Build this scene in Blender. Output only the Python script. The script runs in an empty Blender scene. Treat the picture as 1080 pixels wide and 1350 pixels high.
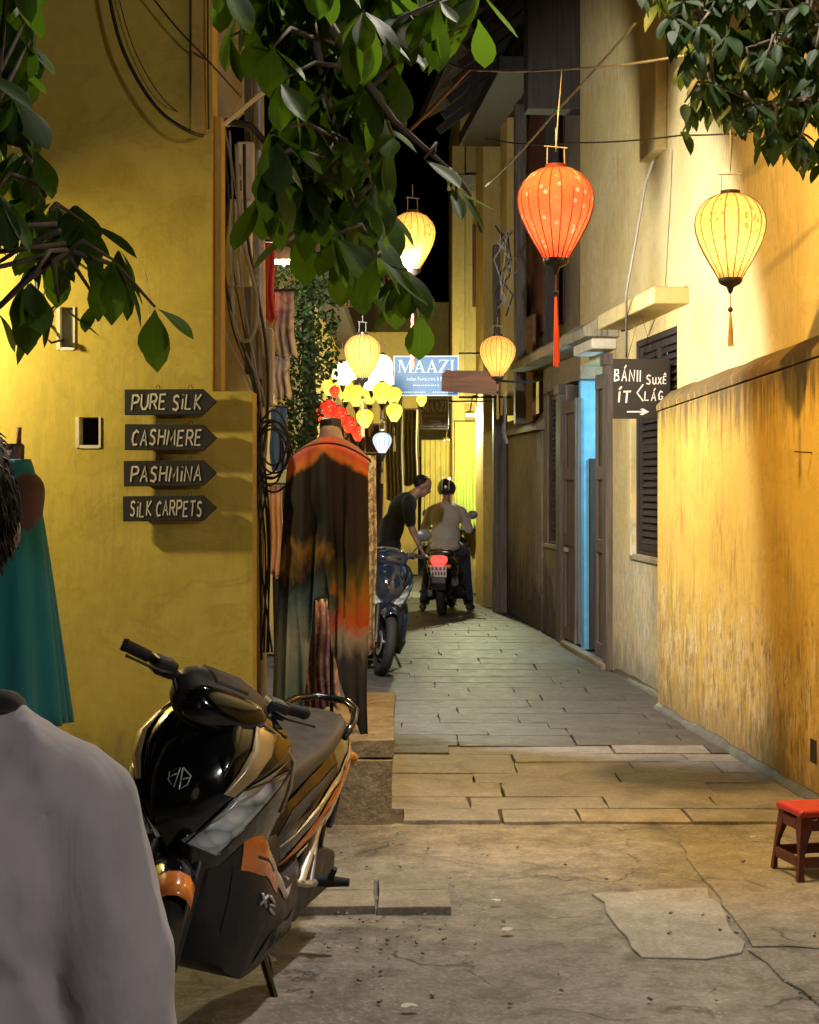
import bpy, bmesh, math, random
from mathutils import Vector, Matrix, Euler, noise
R = math.radians
rnd = random.Random(7)
sc = bpy.context.scene
COL = sc.collection
# ------------------------------------------------------------------ camera
F, CX, HY, CH = 2160.0, 540.0, 637.0, 1.62
cam_d = bpy.data.cameras.new('camera')
cam = bpy.data.objects.new('camera', cam_d)
COL.objects.link(cam)
cam.location = (0, 0, CH)
cam.rotation_euler = (R(90), 0, 0)
cam_d.sensor_fit = 'HORIZONTAL'
cam_d.sensor_width = 36
cam_d.lens = 36 * F / 1080
cam_d.shift_y = -(675 - HY) / 1080
cam_d.clip_end = 500
cam_d.clip_start = 0.05
sc.camera = cam
# ------------------------------------------------------------------ world (night)
W = bpy.data.worlds.new('World'); sc.world = W; W.use_nodes = True
wn = W.node_tree; wn.nodes.clear()
sky = wn.nodes.new('ShaderNodeTexSky'); sky.sky_type = 'NISHITA'; sky.sun_disc = False
sky.sun_elevation = R(-4); sky.sun_rotation = R(200)
bg = wn.nodes.new('ShaderNodeBackground'); bg.inputs[1].default_value = 0.05
wo = wn.nodes.new('ShaderNodeOutputWorld')
wn.links.new(sky.outputs[0], bg.inputs[0]); wn.links.new(bg.outputs[0], wo.inputs[0])
vs = sc.view_settings
vs.view_transform = 'Standard'; vs.look = 'None'; vs.exposure = 0.0; vs.gamma = 1.0
vs.use_curve_mapping = False
sc.render.engine = 'CYCLES'
sc.cycles.use_denoising = True
sc.cycles.max_bounces = 6; sc.cycles.diffuse_bounces = 3; sc.cycles.glossy_bounces = 3
sc.cycles.transmission_bounces = 4; sc.cycles.transparent_max_bounces = 8
sc.cycles.sample_clamp_indirect = 4.0
sc.cycles.caustics_reflective = False; sc.cycles.caustics_refractive = False

def P(px, py, d):
    return Vector(((px - CX) / F * d, d, CH + (HY - py) / F * d))
def G(px, py):
    d = CH * F / (py - HY)
    return Vector(((px - CX) / F * d, d, 0))

# ------------------------------------------------------------------ materials
MATS = {}
def nmat(name):
    m = bpy.data.materials.new(name); m.use_nodes = True
    nt = m.node_tree
    b = nt.nodes['Principled BSDF']
    MATS[name] = m
    return m, nt, b
def N(nt, t, **kw):
    n = nt.nodes.new('ShaderNode' + t)
    for k, v in kw.items():
        if k in n.inputs.keys() if isinstance(k, str) else False:
            n.inputs[k].default_value = v
        else:
            setattr(n, k, v)
    return n
def sset(n, **kw):
    for k, v in kw.items():
        n.inputs[k.replace('_', ' ')].default_value = v
    return n
def coords(nt, scale=(1, 1, 1), kind='Object'):
    tc = N(nt, 'TexCoord'); mp = N(nt, 'Mapping')
    mp.inputs['Scale'].default_value = scale
    nt.links.new(tc.outputs[kind], mp.inputs['Vector'])
    return mp.outputs['Vector']
def noise_n(nt, vec, scale, detail=4, rough=0.55, dist=0.0):
    n = N(nt, 'TexNoise')
    n.inputs['Scale'].default_value = scale; n.inputs['Detail'].default_value = detail
    n.inputs['Roughness'].default_value = rough; n.inputs['Distortion'].default_value = dist
    nt.links.new(vec, n.inputs['Vector'])
    return n.outputs['Fac']
def ramp(nt, fac, stops, interp='LINEAR'):
    r = N(nt, 'ValToRGB'); r.color_ramp.interpolation = interp
    el = r.color_ramp.elements
    while len(el) < len(stops): el.new(0.5)
    for e, (p, c) in zip(el, stops):
        e.position = p
        if not hasattr(c, '__len__'): c = (c, c, c)
        e.color = (c[0], c[1], c[2], 1)
    nt.links.new(fac, r.inputs['Fac'])
    return r.outputs['Color']
def mixc(nt, fac, a, b, blend='MIX'):
    m = N(nt, 'Mix', data_type='RGBA', blend_type=blend)
    for s, v in ((m.inputs[0], fac), (m.inputs[6], a), (m.inputs[7], b)):
        if hasattr(v, 'is_linked') or isinstance(v, bpy.types.NodeSocket): nt.links.new(v, s)
        elif isinstance(v, (int, float)): s.default_value = v
        else: s.default_value = (v[0], v[1], v[2], 1)
    return m.outputs[2]
def mathn(nt, op, a, b=0.0, clamp=False):
    m = N(nt, 'Math', operation=op, use_clamp=clamp)
    for s, v in ((m.inputs[0], a), (m.inputs[1], b)):
        if isinstance(v, bpy.types.NodeSocket): nt.links.new(v, s)
        else: s.default_value = v
    return m.outputs[0]
def bump(nt, b, h, strength=0.3, dist=0.01):
    n = N(nt, 'Bump'); n.inputs['Strength'].default_value = strength
    n.inputs['Distance'].default_value = dist
    nt.links.new(h, n.inputs['Height']); nt.links.new(n.outputs[0], b.inputs['Normal'])
def zcoord(nt):
    tc = N(nt, 'TexCoord'); s = N(nt, 'SeparateXYZ')
    nt.links.new(tc.outputs['Object'], s.inputs[0])
    return s.outputs[2]
def maprange(nt, v, a, b, c=0.0, d=1.0):
    m = N(nt, 'MapRange')
    nt.links.new(v, m.inputs[0])
    for i, x in zip((1, 2, 3, 4), (a, b, c, d)): m.inputs[i].default_value = x
    return m.outputs[0]

def simple(name, col, rough=0.6, metal=0.0, var=0.12, scale=8, bmp=0.0, spec=0.5, coat=0.0):
    m, nt, b = nmat(name)
    v = coords(nt)
    f = noise_n(nt, v, scale, 5)
    d = [max(0, c * (1 - var * 1.6)) for c in col]; l = [min(1, c * (1 + var)) for c in col]
    nt.links.new(ramp(nt, f, [(0.3, d), (0.7, l)]), b.inputs['Base Color'])
    nt.links.new(ramp(nt, noise_n(nt, v, scale * 2.3, 4), [(0.3, max(0.02, rough - 0.08)), (0.7, min(1, rough + 0.1))]), b.inputs['Roughness'])
    b.inputs['Metallic'].default_value = metal
    b.inputs['Specular IOR Level'].default_value = spec
    if coat: b.inputs['Coat Weight'].default_value = coat; b.inputs['Coat Roughness'].default_value = 0.05
    if bmp: bump(nt, b, noise_n(nt, v, scale * 6, 6, 0.6), bmp, 0.004)
    return m
def emit(name, col, strength):
    m, nt, b = nmat(name)
    b.inputs['Base Color'].default_value = (*col, 1)
    b.inputs['Emission Color'].default_value = (*col, 1)
    b.inputs['Emission Strength'].default_value = strength
    return m
def plaster(name, c1, c2, streak=(0.12, 0.08, 0.03), samt=0.5, grime=(0.10, 0.09, 0.07), gz=(0.0, 1.0), gamt=0.7, bmp=0.25, peel=None, topz=None, seed=0.0):
    m, nt, b = nmat(name)
    tc = N(nt, 'TexCoord'); mp = N(nt, 'Mapping'); mp.inputs['Location'].default_value = (seed, seed * 1.7, 0)
    nt.links.new(tc.outputs['Object'], mp.inputs['Vector']); v = mp.outputs['Vector']
    def sv(s):
        q = N(nt, 'Mapping'); q.inputs['Scale'].default_value = s
        nt.links.new(v, q.inputs['Vector']); return q.outputs['Vector']
    big = noise_n(nt, v, 0.9, 5, 0.6)
    col = mixc(nt, ramp(nt, big, [(0.35, 0.0), (0.68, 1.0)]), c1, c2)
    fine = noise_n(nt, v, 14, 6, 0.65)
    col = mixc(nt, ramp(nt, fine, [(0.3, 0.22), (0.62, 0.0)]), col, [x * 0.55 for x in c1])
    z = zcoord(nt)
    st = noise_n(nt, sv((8, 8, 0.9)), 2.0, 8, 0.72, 1.6)
    stm = ramp(nt, st, [(0.46, 0.0), (0.64, 1.0)])
    patch = ramp(nt, noise_n(nt, sv((1, 1, 0.8)), 1.3, 3), [(0.42, 0.0), (0.62, 1.0)])
    k = mathn(nt, 'MULTIPLY', mathn(nt, 'MULTIPLY', stm, patch), samt)
    col = mixc(nt, k, col, streak)
    if peel is not None:     # worn paint towards the foot of the wall
        pn = noise_n(nt, sv((3.2, 3.2, 1.0)), 3.0, 8, 0.7, 0.5)
        zz = maprange(nt, z, peel[1], peel[2], 0.30, -0.22)
        pm = ramp(nt, mathn(nt, 'ADD', pn, zz), [(0.52, 0.0), (0.6, 1.0)])
        pc = mixc(nt, ramp(nt, noise_n(nt, sv((7, 7, 2.4)), 3.0, 7, 0.72, 0.4), [(0.44, 0.0), (0.56, 1.0)]), peel[0], peel[3])
        isl = ramp(nt, noise_n(nt, sv((5, 5, 2.0)), 2.6, 7, 0.75, 0.8), [(0.46, 0.25), (0.54, 1.0)])
        col = mixc(nt, mathn(nt, 'MULTIPLY', mathn(nt, 'MULTIPLY', pm, isl), 0.9), col, pc)
    # damp tide marks and hairline cracks
    ti = noise_n(nt, sv((.8, .8, 1.2)), 1.5, 7, 0.65, 1.2)
    col = mixc(nt, mathn(nt, 'MULTIPLY', ramp(nt, ti, [(0.47, 0.0), (0.50, 0.30), (0.52, 0.10), (0.7, 0.16)]), 1.0), col, [x * 0.6 for x in c1])
    gn = noise_n(nt, sv((3, 3, 1.3)), 2.4, 7, 0.7, 0.3)
    gm = mathn(nt, 'ADD', gn, maprange(nt, z, gz[0], gz[1], 0.36, -0.5))
    gm = mathn(nt, 'MULTIPLY', ramp(nt, gm, [(0.46, 0.0), (0.75, 1.0)]), gamt)
    col = mixc(nt, gm, col, grime)
    if topz is not None:     # mossy run-off under the coping
        tm = mathn(nt, 'ADD', noise_n(nt, sv((7, 7, 0.8)), 2.4, 6, 0.7), maprange(nt, z, topz[0], topz[1], -0.35, 0.33))
        col = mixc(nt, mathn(nt, 'MULTIPLY', ramp(nt, tm, [(0.5, 0.0), (0.78, 1.0)]), 0.85), col, (0.075, 0.058, 0.036))
    nt.links.new(col, b.inputs['Base Color'])
    b.inputs['Roughness'].default_value = 0.85
    b.inputs['Specular IOR Level'].default_value = 0.25
    h = mathn(nt, 'ADD', mathn(nt, 'MULTIPLY', noise_n(nt, v, 3.0, 6, 0.6), 1.6), mathn(nt, 'ADD', mathn(nt, 'MULTIPLY', fine, 0.5), mathn(nt, 'MULTIPLY', st, 0.25)))
    bump(nt, b, h, bmp, 0.02)
    return m
def wood(name, c1, c2, axis='z', rough=0.7, scale=3.0, bmp=0.3):
    m, nt, b = nmat(name)
    s = {'x': (0.6, 9, 9), 'y': (9, 0.6, 9), 'z': (9, 9, 0.6)}[axis]
    v = coords(nt, s)
    f = noise_n(nt, v, scale, 6, 0.65, 0.8)
    nt.links.new(ramp(nt, f, [(0.3, c1), (0.68, c2)]), b.inputs['Base Color'])
    b.inputs['Roughness'].default_value = rough
    bump(nt, b, f, bmp, 0.006)
    return m

# ------------------------------------------------------------------ mesh builder
class MB:
    def __init__(s):
        s.v = []; s.f = []; s.m = []
    def add(s, vs, fs, mi=0, M=None):
        o = len(s.v)
        for p in vs:
            p = Vector(p)
            s.v.append(M @ p if M is not None else p)
        for f in fs:
            s.f.append([i + o for i in f]); s.m.append(mi)
        return s
    def cbox(s, x0, x1, y0, y1, z0, z1, mi=0, M=None):
        v = [(x0, y0, z0), (x1, y0, z0), (x1, y1, z0), (x0, y1, z0), (x0, y0, z1), (x1, y0, z1), (x1, y1, z1), (x0, y1, z1)]
        return s.add(v, [(0, 3, 2, 1), (4, 5, 6, 7), (0, 1, 5, 4), (1, 2, 6, 5), (2, 3, 7, 6), (3, 0, 4, 7)], mi, M)
    def box(s, c, size, rot=(0, 0, 0), mi=0):
        M = Matrix.Translation(Vector(c)) @ Euler(rot).to_matrix().to_4x4()
        a, b, d = [x / 2 for x in size]
        return s.cbox(-a, a, -b, b, -d, d, mi, M)
    def tube(s, pts, r, seg=8, mi=0, cap=True, flat=1.0, closed=False):
        pts = [Vector(p) for p in pts]; n = len(pts)
        rs = r if hasattr(r, '__len__') else [r] * n
        up = None; vs = []
        for i, p in enumerate(pts):
            if closed: t = pts[(i + 1) % n] - pts[i - 1]
            else: t = pts[min(i + 1, n - 1)] - pts[max(i - 1, 0)]
            if t.length < 1e-9: t = Vector((0, 0, 1))
            t.normalize()
            if up is None:
                up = Vector((0, 0, 1)) if abs(t.z) < 0.9 else Vector((1, 0, 0))
            a = t.cross(up)
            if a.length < 1e-6: a = t.orthogonal()
            a.normalize(); b = a.cross(t).normalized(); up = b
            for k in range(seg):
                q = 2 * math.pi * k / seg
                vs.append(p + (a * math.cos(q) + b * math.sin(q) * flat) * rs[i])
        fs = []
        for i in range(n if closed else n - 1):
            j = (i + 1) % n
            for k in range(seg):
                l = (k + 1) % seg
                fs.append((i * seg + k, i * seg + l, j * seg + l, j * seg + k))
        if cap and not closed:
            fs.append(tuple(reversed(range(seg)))); fs.append(tuple((n - 1) * seg + k for k in range(seg)))
        return s.add(vs, fs, mi)
    def lathe(s, prof, seg=24, M=None, mi=0, capb=True, capt=True, ry=1.0):
        vs = []; fs = []
        for (r, z) in prof:
            for k in range(seg):
                q = 2 * math.pi * k / seg
                vs.append((r * math.cos(q), r * ry * math.sin(q), z))
        for i in range(len(prof) - 1):
            for k in range(seg):
                l = (k + 1) % seg
                fs.append((i * seg + k, i * seg + l, (i + 1) * seg + l, (i + 1) * seg + k))
        if capb: fs.append(tuple(reversed(range(seg))))
        if capt: fs.append(tuple((len(prof) - 1) * seg + k for k in range(seg)))
        return s.add(vs, fs, mi, M)
    def loft(s, rings, mi=0, cap=True, M=None, closed=True):
        n = len(rings[0]); vs = [p for r in rings for p in r]; fs = []
        for i in range(len(rings) - 1):
            for k in range(n if closed else n - 1):
                l = (k + 1) % n
                fs.append((i * n + k, i * n + l, (i + 1) * n + l, (i + 1) * n + k))
        if cap and closed:
            fs.append(tuple(reversed(range(n)))); fs.append(tuple((len(rings) - 1) * n + k for k in range(n)))
        return s.add(vs, fs, mi, M)
    def prism(s, poly, t, M=None, mi=0):
        """poly in local xy, extruded from z=0 to z=t"""
        n = len(poly)
        vs = [(x, y, 0) for x, y in poly] + [(x, y, t) for x, y in poly]
        fs = [tuple(reversed(range(n))), tuple(range(n, 2 * n))]
        for k in range(n):
            l = (k + 1) % n
            fs.append((k, l, l + n, k + n))
        return s.add(vs, fs, mi, M)
    def mesh(s, name):
        me = bpy.data.meshes.new(name)
        me.from_pydata([tuple(v) for v in s.v], [], s.f)
        me.update()
        return me
    def build(s, name, mats, parent=None, smooth=False, bevel=0, subd=0, solid=0, loc=None, rotz=None, angle=None, fix=True):
        me = s.mesh(name)
        if not isinstance(mats, (list, tuple)): mats = [mats]
        for m in mats: me.materials.append(MATS[m] if isinstance(m, str) else m)
        if len(mats) > 1:
            for p, mi in zip(me.polygons, s.m): p.material_index = mi
        if fix:
            bm = bmesh.new(); bm.from_mesh(me)
            bmesh.ops.recalc_face_normals(bm, faces=bm.faces); bm.to_mesh(me); bm.free()
        if smooth:
            for p in me.polygons: p.use_smooth = True
            if angle is not None: me.set_sharp_from_angle(angle=R(angle))
        o = bpy.data.objects.new(name, me); COL.objects.link(o)
        if parent is not None: o.parent = parent
        if loc is not None: o.location = loc
        if rotz is not None: o.rotation_euler = (0, 0, rotz)
        if solid:
            md = o.modifiers.new('solid', 'SOLIDIFY'); md.thickness = solid; md.offset = 0
        if bevel:
            md = o.modifiers.new('bevel', 'BEVEL'); md.width = bevel; md.segments = 2; md.limit_method = 'ANGLE'; md.angle_limit = R(35)
        if subd:
            md = o.modifiers.new('sub', 'SUBSURF'); md.levels = subd; md.render_levels = subd
        return o
def tag(o, label=None, cat=None, group=None, kind=None):
    if label: o['label'] = label
    if cat: o['category'] = cat
    if group: o['group'] = group
    if kind: o['kind'] = kind
    return o
def empty(name, loc=(0, 0, 0), rot=(0, 0, 0), label=None, cat=None, group=None):
    o = bpy.data.objects.new(name, None); COL.objects.link(o)
    o.location = loc; o.rotation_euler = rot; o.empty_display_size = 0.1
    return tag(o, label, cat, group)
def copy_tree(o, parent=None):
    c = o.copy(); COL.objects.link(c); c.parent = parent
    if parent is not None: c.matrix_parent_inverse = o.matrix_parent_inverse
    for ch in list(o.children): copy_tree(ch, c)
    return c
def point_light(name, loc, power, col, radius=0.05, parent=None):
    l = bpy.data.lights.new(name, 'POINT'); l.energy = power; l.color = col; l.shadow_soft_size = radius
    o = bpy.data.objects.new(name, l); COL.objects.link(o); o.location = loc
    if parent is not None: o.parent = parent
    return o
def spot_light(name, loc, target, power, col, size=90, blend=0.3, radius=0.08, parent=None):
    l = bpy.data.lights.new(name, 'SPOT'); l.energy = power; l.color = col; l.shadow_soft_size = radius
    l.spot_size = R(size); l.spot_blend = blend
    o = bpy.data.objects.new(name, l); COL.objects.link(o); o.location = loc
    o.rotation_euler = (Vector(target) - Vector(loc)).to_track_quat('-Z', 'Y').to_euler()
    if parent is not None: o.parent = parent
    return o
def rough_box(x0, x1, y0, y1, z0, z1, amp=0.01, cut=3, seed=0):
    """a block whose faces are cut up and pushed about a little (worn stone)"""
    bm = bmesh.new(); bmesh.ops.create_cube(bm, size=1)
    bmesh.ops.subdivide_edges(bm, edges=bm.edges, cuts=cut, use_grid_fill=True)
    for v in bm.verts:
        p = v.co
        q = Vector((x0 + (p.x + .5) * (x1 - x0), y0 + (p.y + .5) * (y1 - y0), z0 + (p.z + .5) * (z1 - z0)))
        nz = noise.noise_vector(q * 3.1 + Vector((seed, seed, seed)))
        v.co = q + nz * amp
    mb = MB(); bm.verts.index_update()
    mb.add([v.co.copy() for v in bm.verts], [[v.index for v in f.verts] for f in bm.faces])
    bm.free()
    return mb
# ================================================================== materials of the place
plaster('plaster_left', (0.49, 0.375, 0.065), (0.60, 0.47, 0.11), streak=(0.30, 0.21, 0.06), samt=0.4, gz=(0, 0.9), gamt=0.6, bmp=0.2, seed=31)
plaster('plaster_right', (0.66, 0.51, 0.19), (0.72, 0.60, 0.31), streak=(0.24, 0.20, 0.12), samt=0.5, gz=(0.0, 0.75), gamt=0.6, grime=(0.14, 0.14, 0.13), bmp=0.2, peel=((0.68, 0.64, 0.48), 0.3, 2.1, (0.42, 0.39, 0.29)), seed=3)
plaster('plaster_low', (0.60, 0.38, 0.06), (0.68, 0.46, 0.10), streak=(0.20, 0.12, 0.03), samt=0.7, gz=(0.0, 0.8), gamt=0.6, grime=(0.20, 0.14, 0.06), bmp=0.3, peel=((0.64, 0.52, 0.30), 0.15, 1.5, (0.24, 0.155, 0.06)), topz=(1.55, 2.25), seed=9)
plaster('plaster_grey', (0.20, 0.17, 0.12), (0.34, 0.28, 0.18), streak=(0.07, 0.055, 0.04), samt=0.85, gz=(0.0, 1.8), gamt=0.9, grime=(0.06, 0.05, 0.042), bmp=0.35, seed=5)
plaster('plaster_far', (0.58, 0.42, 0.13), (0.52, 0.36, 0.10), streak=(0.2, 0.14, 0.05), samt=0.5, gz=(0, 1.2), gamt=0.5, seed=13)
plaster('cornice_stone', (0.42, 0.37, 0.24), (0.30, 0.27, 0.19), streak=(0.05, 0.05, 0.04), samt=0.9, gz=(-9, -8), gamt=0.0, bmp=0.3, seed=17)
wood('old_wood', (0.045, 0.034, 0.026), (0.17, 0.14, 0.11), 'z')
wood('dark_wood', (0.014, 0.011, 0.009), (0.045, 0.034, 0.028), 'z')
wood('red_wood', (0.07, 0.018, 0.012), (0.15, 0.04, 0.025), 'z')
wood('plank_wood', (0.10, 0.045, 0.02), (0.22, 0.10, 0.045), 'x')
simple('iron', (0.03, 0.028, 0.026), 0.55, 0.3)
simple('black_rubber', (0.012, 0.012, 0.013), 0.7)
simple('cable_black', (0.012, 0.011, 0.010), 0.5)
simple('cable_grey', (0.30, 0.28, 0.25), 0.5)
simple('white_plastic', (0.62, 0.58, 0.50), 0.4)
simple('cream_paint', (0.66, 0.60, 0.44), 0.6)
simple('meter_grey', (0.36, 0.31, 0.25), 0.5)
simple('steel_galv', (0.33, 0.32, 0.30), 0.45, 0.6)
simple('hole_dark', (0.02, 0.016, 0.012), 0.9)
simple('roof_tile', (0.07, 0.045, 0.032), 0.85, bmp=0.4)

def ground_mat(name, c1, c2, dirt, crack=True, scale=1.0, bmp=0.5, rough=(0.5, 0.8)):
    m, nt, b = nmat(name)
    v = coords(nt)
    a = noise_n(nt, v, 1.1 * scale, 6, 0.62, 0.3); f = noise_n(nt, v, 9 * scale, 8, 0.7); g = noise_n(nt, v, 55, 5, 0.7)
    col = mixc(nt, ramp(nt, a, [(0.33, 0.0), (0.67, 1.0)]), c1, c2)
    col = mixc(nt, ramp(nt, f, [(0.36, 0.7), (0.6, 0.0)]), col, dirt)
    col = mixc(nt, ramp(nt, g, [(0.25, 0.0), (0.5, 0.0), (0.72, 0.5)]), col, [min(1, x * 1.7) for x in c2])
    e = noise_n(nt, v, 3.3 * scale, 9, 0.68, 0.9)
    col = mixc(nt, ramp(nt, e, [(0.30, 0.75), (0.44, 0.25), (0.52, 0.0)]), col, [x * 0.8 for x in dirt])
    col = mixc(nt, ramp(nt, e, [(0.58, 0.0), (0.72, 0.45)]), col, [min(1, x * 1.35) for x in c2])
    h = mathn(nt, 'ADD', mathn(nt, 'MULTIPLY', e, 1.4), mathn(nt, 'MULTIPLY', a, 1.2))
    h = mathn(nt, 'ADD', h, mathn(nt, 'ADD', mathn(nt, 'MULTIPLY', f, 0.9), mathn(nt, 'MULTIPLY', g, 0.22)))
    if crack:
        vo = N(nt, 'TexVoronoi', feature='DISTANCE_TO_EDGE'); vo.inputs['Scale'].default_value = 0.75
        add = N(nt, 'VectorMath', operation='ADD'); nv = N(nt, 'TexNoise'); nv.inputs['Scale'].default_value = 2.2; nv.inputs['Detail'].default_value = 7
        sc_ = N(nt, 'VectorMath', operation='SCALE'); sc_.inputs['Scale'].default_value = 0.9
        nt.links.new(v, nv.inputs['Vector']); nt.links.new(nv.outputs['Color'], sc_.inputs[0])
        nt.links.new(v, add.inputs[0]); nt.links.new(sc_.outputs[0], add.inputs[1]); nt.links.new(add.outputs[0], vo.inputs['Vector'])
        ck = ramp(nt, vo.outputs['Distance'], [(0.0, 1.0), (0.004, 0.7), (0.011, 0.0)])
        ck = mathn(nt, 'MULTIPLY', ck, ramp(nt, noise_n(nt, v, 1.7, 3), [(0.48, 0.0), (0.58, 1.0)]))
        col = mixc(nt, mathn(nt, 'MULTIPLY', ck, 0.6), col, (0.018, 0.015, 0.012))
        h = mathn(nt, 'SUBTRACT', h, mathn(nt, 'MULTIPLY', ck, 0.8))
    nt.links.new(col, b.inputs['Base Color'])
    nt.links.new(ramp(nt, f, [(0.3, rough[0]), (0.7, rough[1])]), b.inputs['Roughness'])
    b.inputs['Specular IOR Level'].default_value = 0.4
    bump(nt, b, h, bmp, 0.03)
    return m
ground_mat('ground_concrete', (0.21, 0.20, 0.185), (0.32, 0.305, 0.285), (0.09, 0.083, 0.073))
ground_mat('ground_pale', (0.32, 0.315, 0.295), (0.38, 0.37, 0.345), (0.22, 0.21, 0.19), crack=False, bmp=0.3)
ground_mat('ground_mid', (0.25, 0.23, 0.195), (0.33, 0.305, 0.26), (0.13, 0.115, 0.09), crack=True, bmp=0.4)
ground_mat('slab_brown', (0.21, 0.20, 0.20), (0.30, 0.285, 0.285), (0.12, 0.112, 0.108), crack=False, bmp=0.4, rough=(0.42, 0.7))
ground_mat('slab_grey', (0.062, 0.061, 0.063), (0.095, 0.092, 0.094), (0.036, 0.035, 0.035), crack=False, bmp=0.4, rough=(0.38, 0.66))
ground_mat('slab_tan', (0.26, 0.235, 0.205), (0.33, 0.30, 0.265), (0.15, 0.132, 0.11), crack=False, bmp=0.35)
ground_mat('joint_dirt', (0.09, 0.083, 0.074), (0.12, 0.11, 0.098), (0.05, 0.045, 0.038), crack=False)
ground_mat('step_stone', (0.20, 0.165, 0.125), (0.30, 0.255, 0.195), (0.08, 0.064, 0.048), crack=False, scale=1.2, bmp=0.5)

# ================================================================== ground
def grid_sheet(x0, x1, y0, y1, nx, ny, fz):
    mb = MB(); vs = []
    for j in range(ny + 1):
        for i in range(nx + 1):
            x = x0 + (x1 - x0) * i / nx; y = y0 + (y1 - y0) * j / ny
            vs.append((x, y, fz(x, y)))
    fs = [(j * (nx + 1) + i, j * (nx + 1) + i + 1, (j + 1) * (nx + 1) + i + 1, (j + 1) * (nx + 1) + i) for j in range(ny) for i in range(nx)]
    return mb.add(vs, fs)
def gz(x, y):
    n = noise.noise(Vector((x * 1.4, y * 1.4, 0.3))) * 0.004 + noise.noise(Vector((x * 5, y * 5, 2.3))) * 0.003 + noise.noise(Vector((x * 13, y * 13, 7.3))) * 0.002
    return n - 0.006
gmb = grid_sheet(-3.2, 3.2, 2.6, 7.83, 230, 190, gz)
gmb.add([(-3.2, 7.8, -0.02), (3.2, 7.8, -0.02), (3.2, 60, -0.02), (-3.2, 60, -0.02)], [(0, 1, 2, 3)], 1)
gmb.add([(-60, -60, -0.03), (60, -60, -0.03), (60, 200, -0.03), (-60, 200, -0.03)], [(0, 1, 2, 3)], 1)
ground = gmb.build('ground', ['ground_concrete', 'joint_dirt'], smooth=True, fix=False)
tag(ground, 'worn concrete and stone floor of the narrow lane', None, None, 'structure')

def flag(poly, z0, z1, name, mat, parent, jit=0.012, n=4, chip=0.008, tilt=0.004, seed=0):
    """a flat stone of irregular outline: poly of ground points (x, y)"""
    r = random.Random(seed)
    pts = []
    for k in range(len(poly)):
        a = Vector(poly[k]).to_2d(); b = Vector(poly[(k + 1) % len(poly)]).to_2d()
        nn = max(1, min(n, int((b - a).length / 0.12)))
        for i in range(nn):
            p = a.lerp(b, i / nn)
            pts.append((p.x + r.uniform(-jit, jit) * 0.6, p.y + r.uniform(-jit, jit) * 0.6))
    c = sum((Vector(p) for p in pts), Vector((0, 0))) / len(pts)
    tx, ty = r.uniform(-tilt, tilt), r.uniform(-tilt, tilt)
    top = [(c.x + (x - c.x) * (1 - chip * 2), c.y + (y - c.y) * (1 - chip * 2), z1 + (x - c.x) * tx + (y - c.y) * ty) for x, y in pts]
    low = [(x, y, z1 - 0.003 + (x - c.x) * tx + (y - c.y) * ty) for x, y in pts]
    bot = [(x, y, z0) for x, y in pts]
    m = len(pts); mb = MB()
    mb.add(bot + low + top, [tuple(range(2 * m, 3 * m))] + [(k, (k + 1) % m, m + (k + 1) % m, m + k) for k in range(m)] + [(m + k, m + (k + 1) % m, 2 * m + (k + 1) % m, 2 * m + k) for k in range(m)])
    return mb.build(name, mat, parent)
def gp(*pp): return [G(x, y).to_2d()[:] for x, y in pp]
# cast patches and big plates in the foreground
flag(gp((785, 1180), (860, 1173), (932, 1172), (960, 1215), (985, 1256), (925, 1264), (850, 1262), (828, 1236)), -0.03, 0.0035, 'concrete_patch', 'ground_pale', ground, 0.03, 6, 0.004, 0.0, 1)
flag(gp((893, 1106), (985, 1112), (1085, 1116), (1200, 1125), (1200, 1250), (1090, 1250), (990, 1247), (938, 1172), (912, 1140)), -0.03, 0.004, 'concrete_plate', 'ground_mid', ground, 0.02, 6, 0.003, 0.0, 2)
flag(gp((988, 1252), (1090, 1254), (1250, 1256), (1300, 1345), (1110, 1345), (1030, 1290)), -0.03, 0.0035, 'concrete_plate', 'ground_concrete', ground, 0.02, 6, 0.003, 0.0, 4)
for k, q in enumerate([((398, 1160), (492, 1158), (493, 1180), (392, 1181)), ((391, 1183), (493, 1182), (494, 1203), (384, 1205)),
                       ((499, 1159), (590, 1160), (592, 1179), (499, 1181)), ((499, 1183), (592, 1181), (596, 1204), (499, 1205))]):
    flag(gp(*q), -0.03, 0.022 + 0.004 * (k % 2), 'paving_tile', 'slab_tan', ground, 0.006, 4, 0.006, 0.003, 20 + k)
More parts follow.
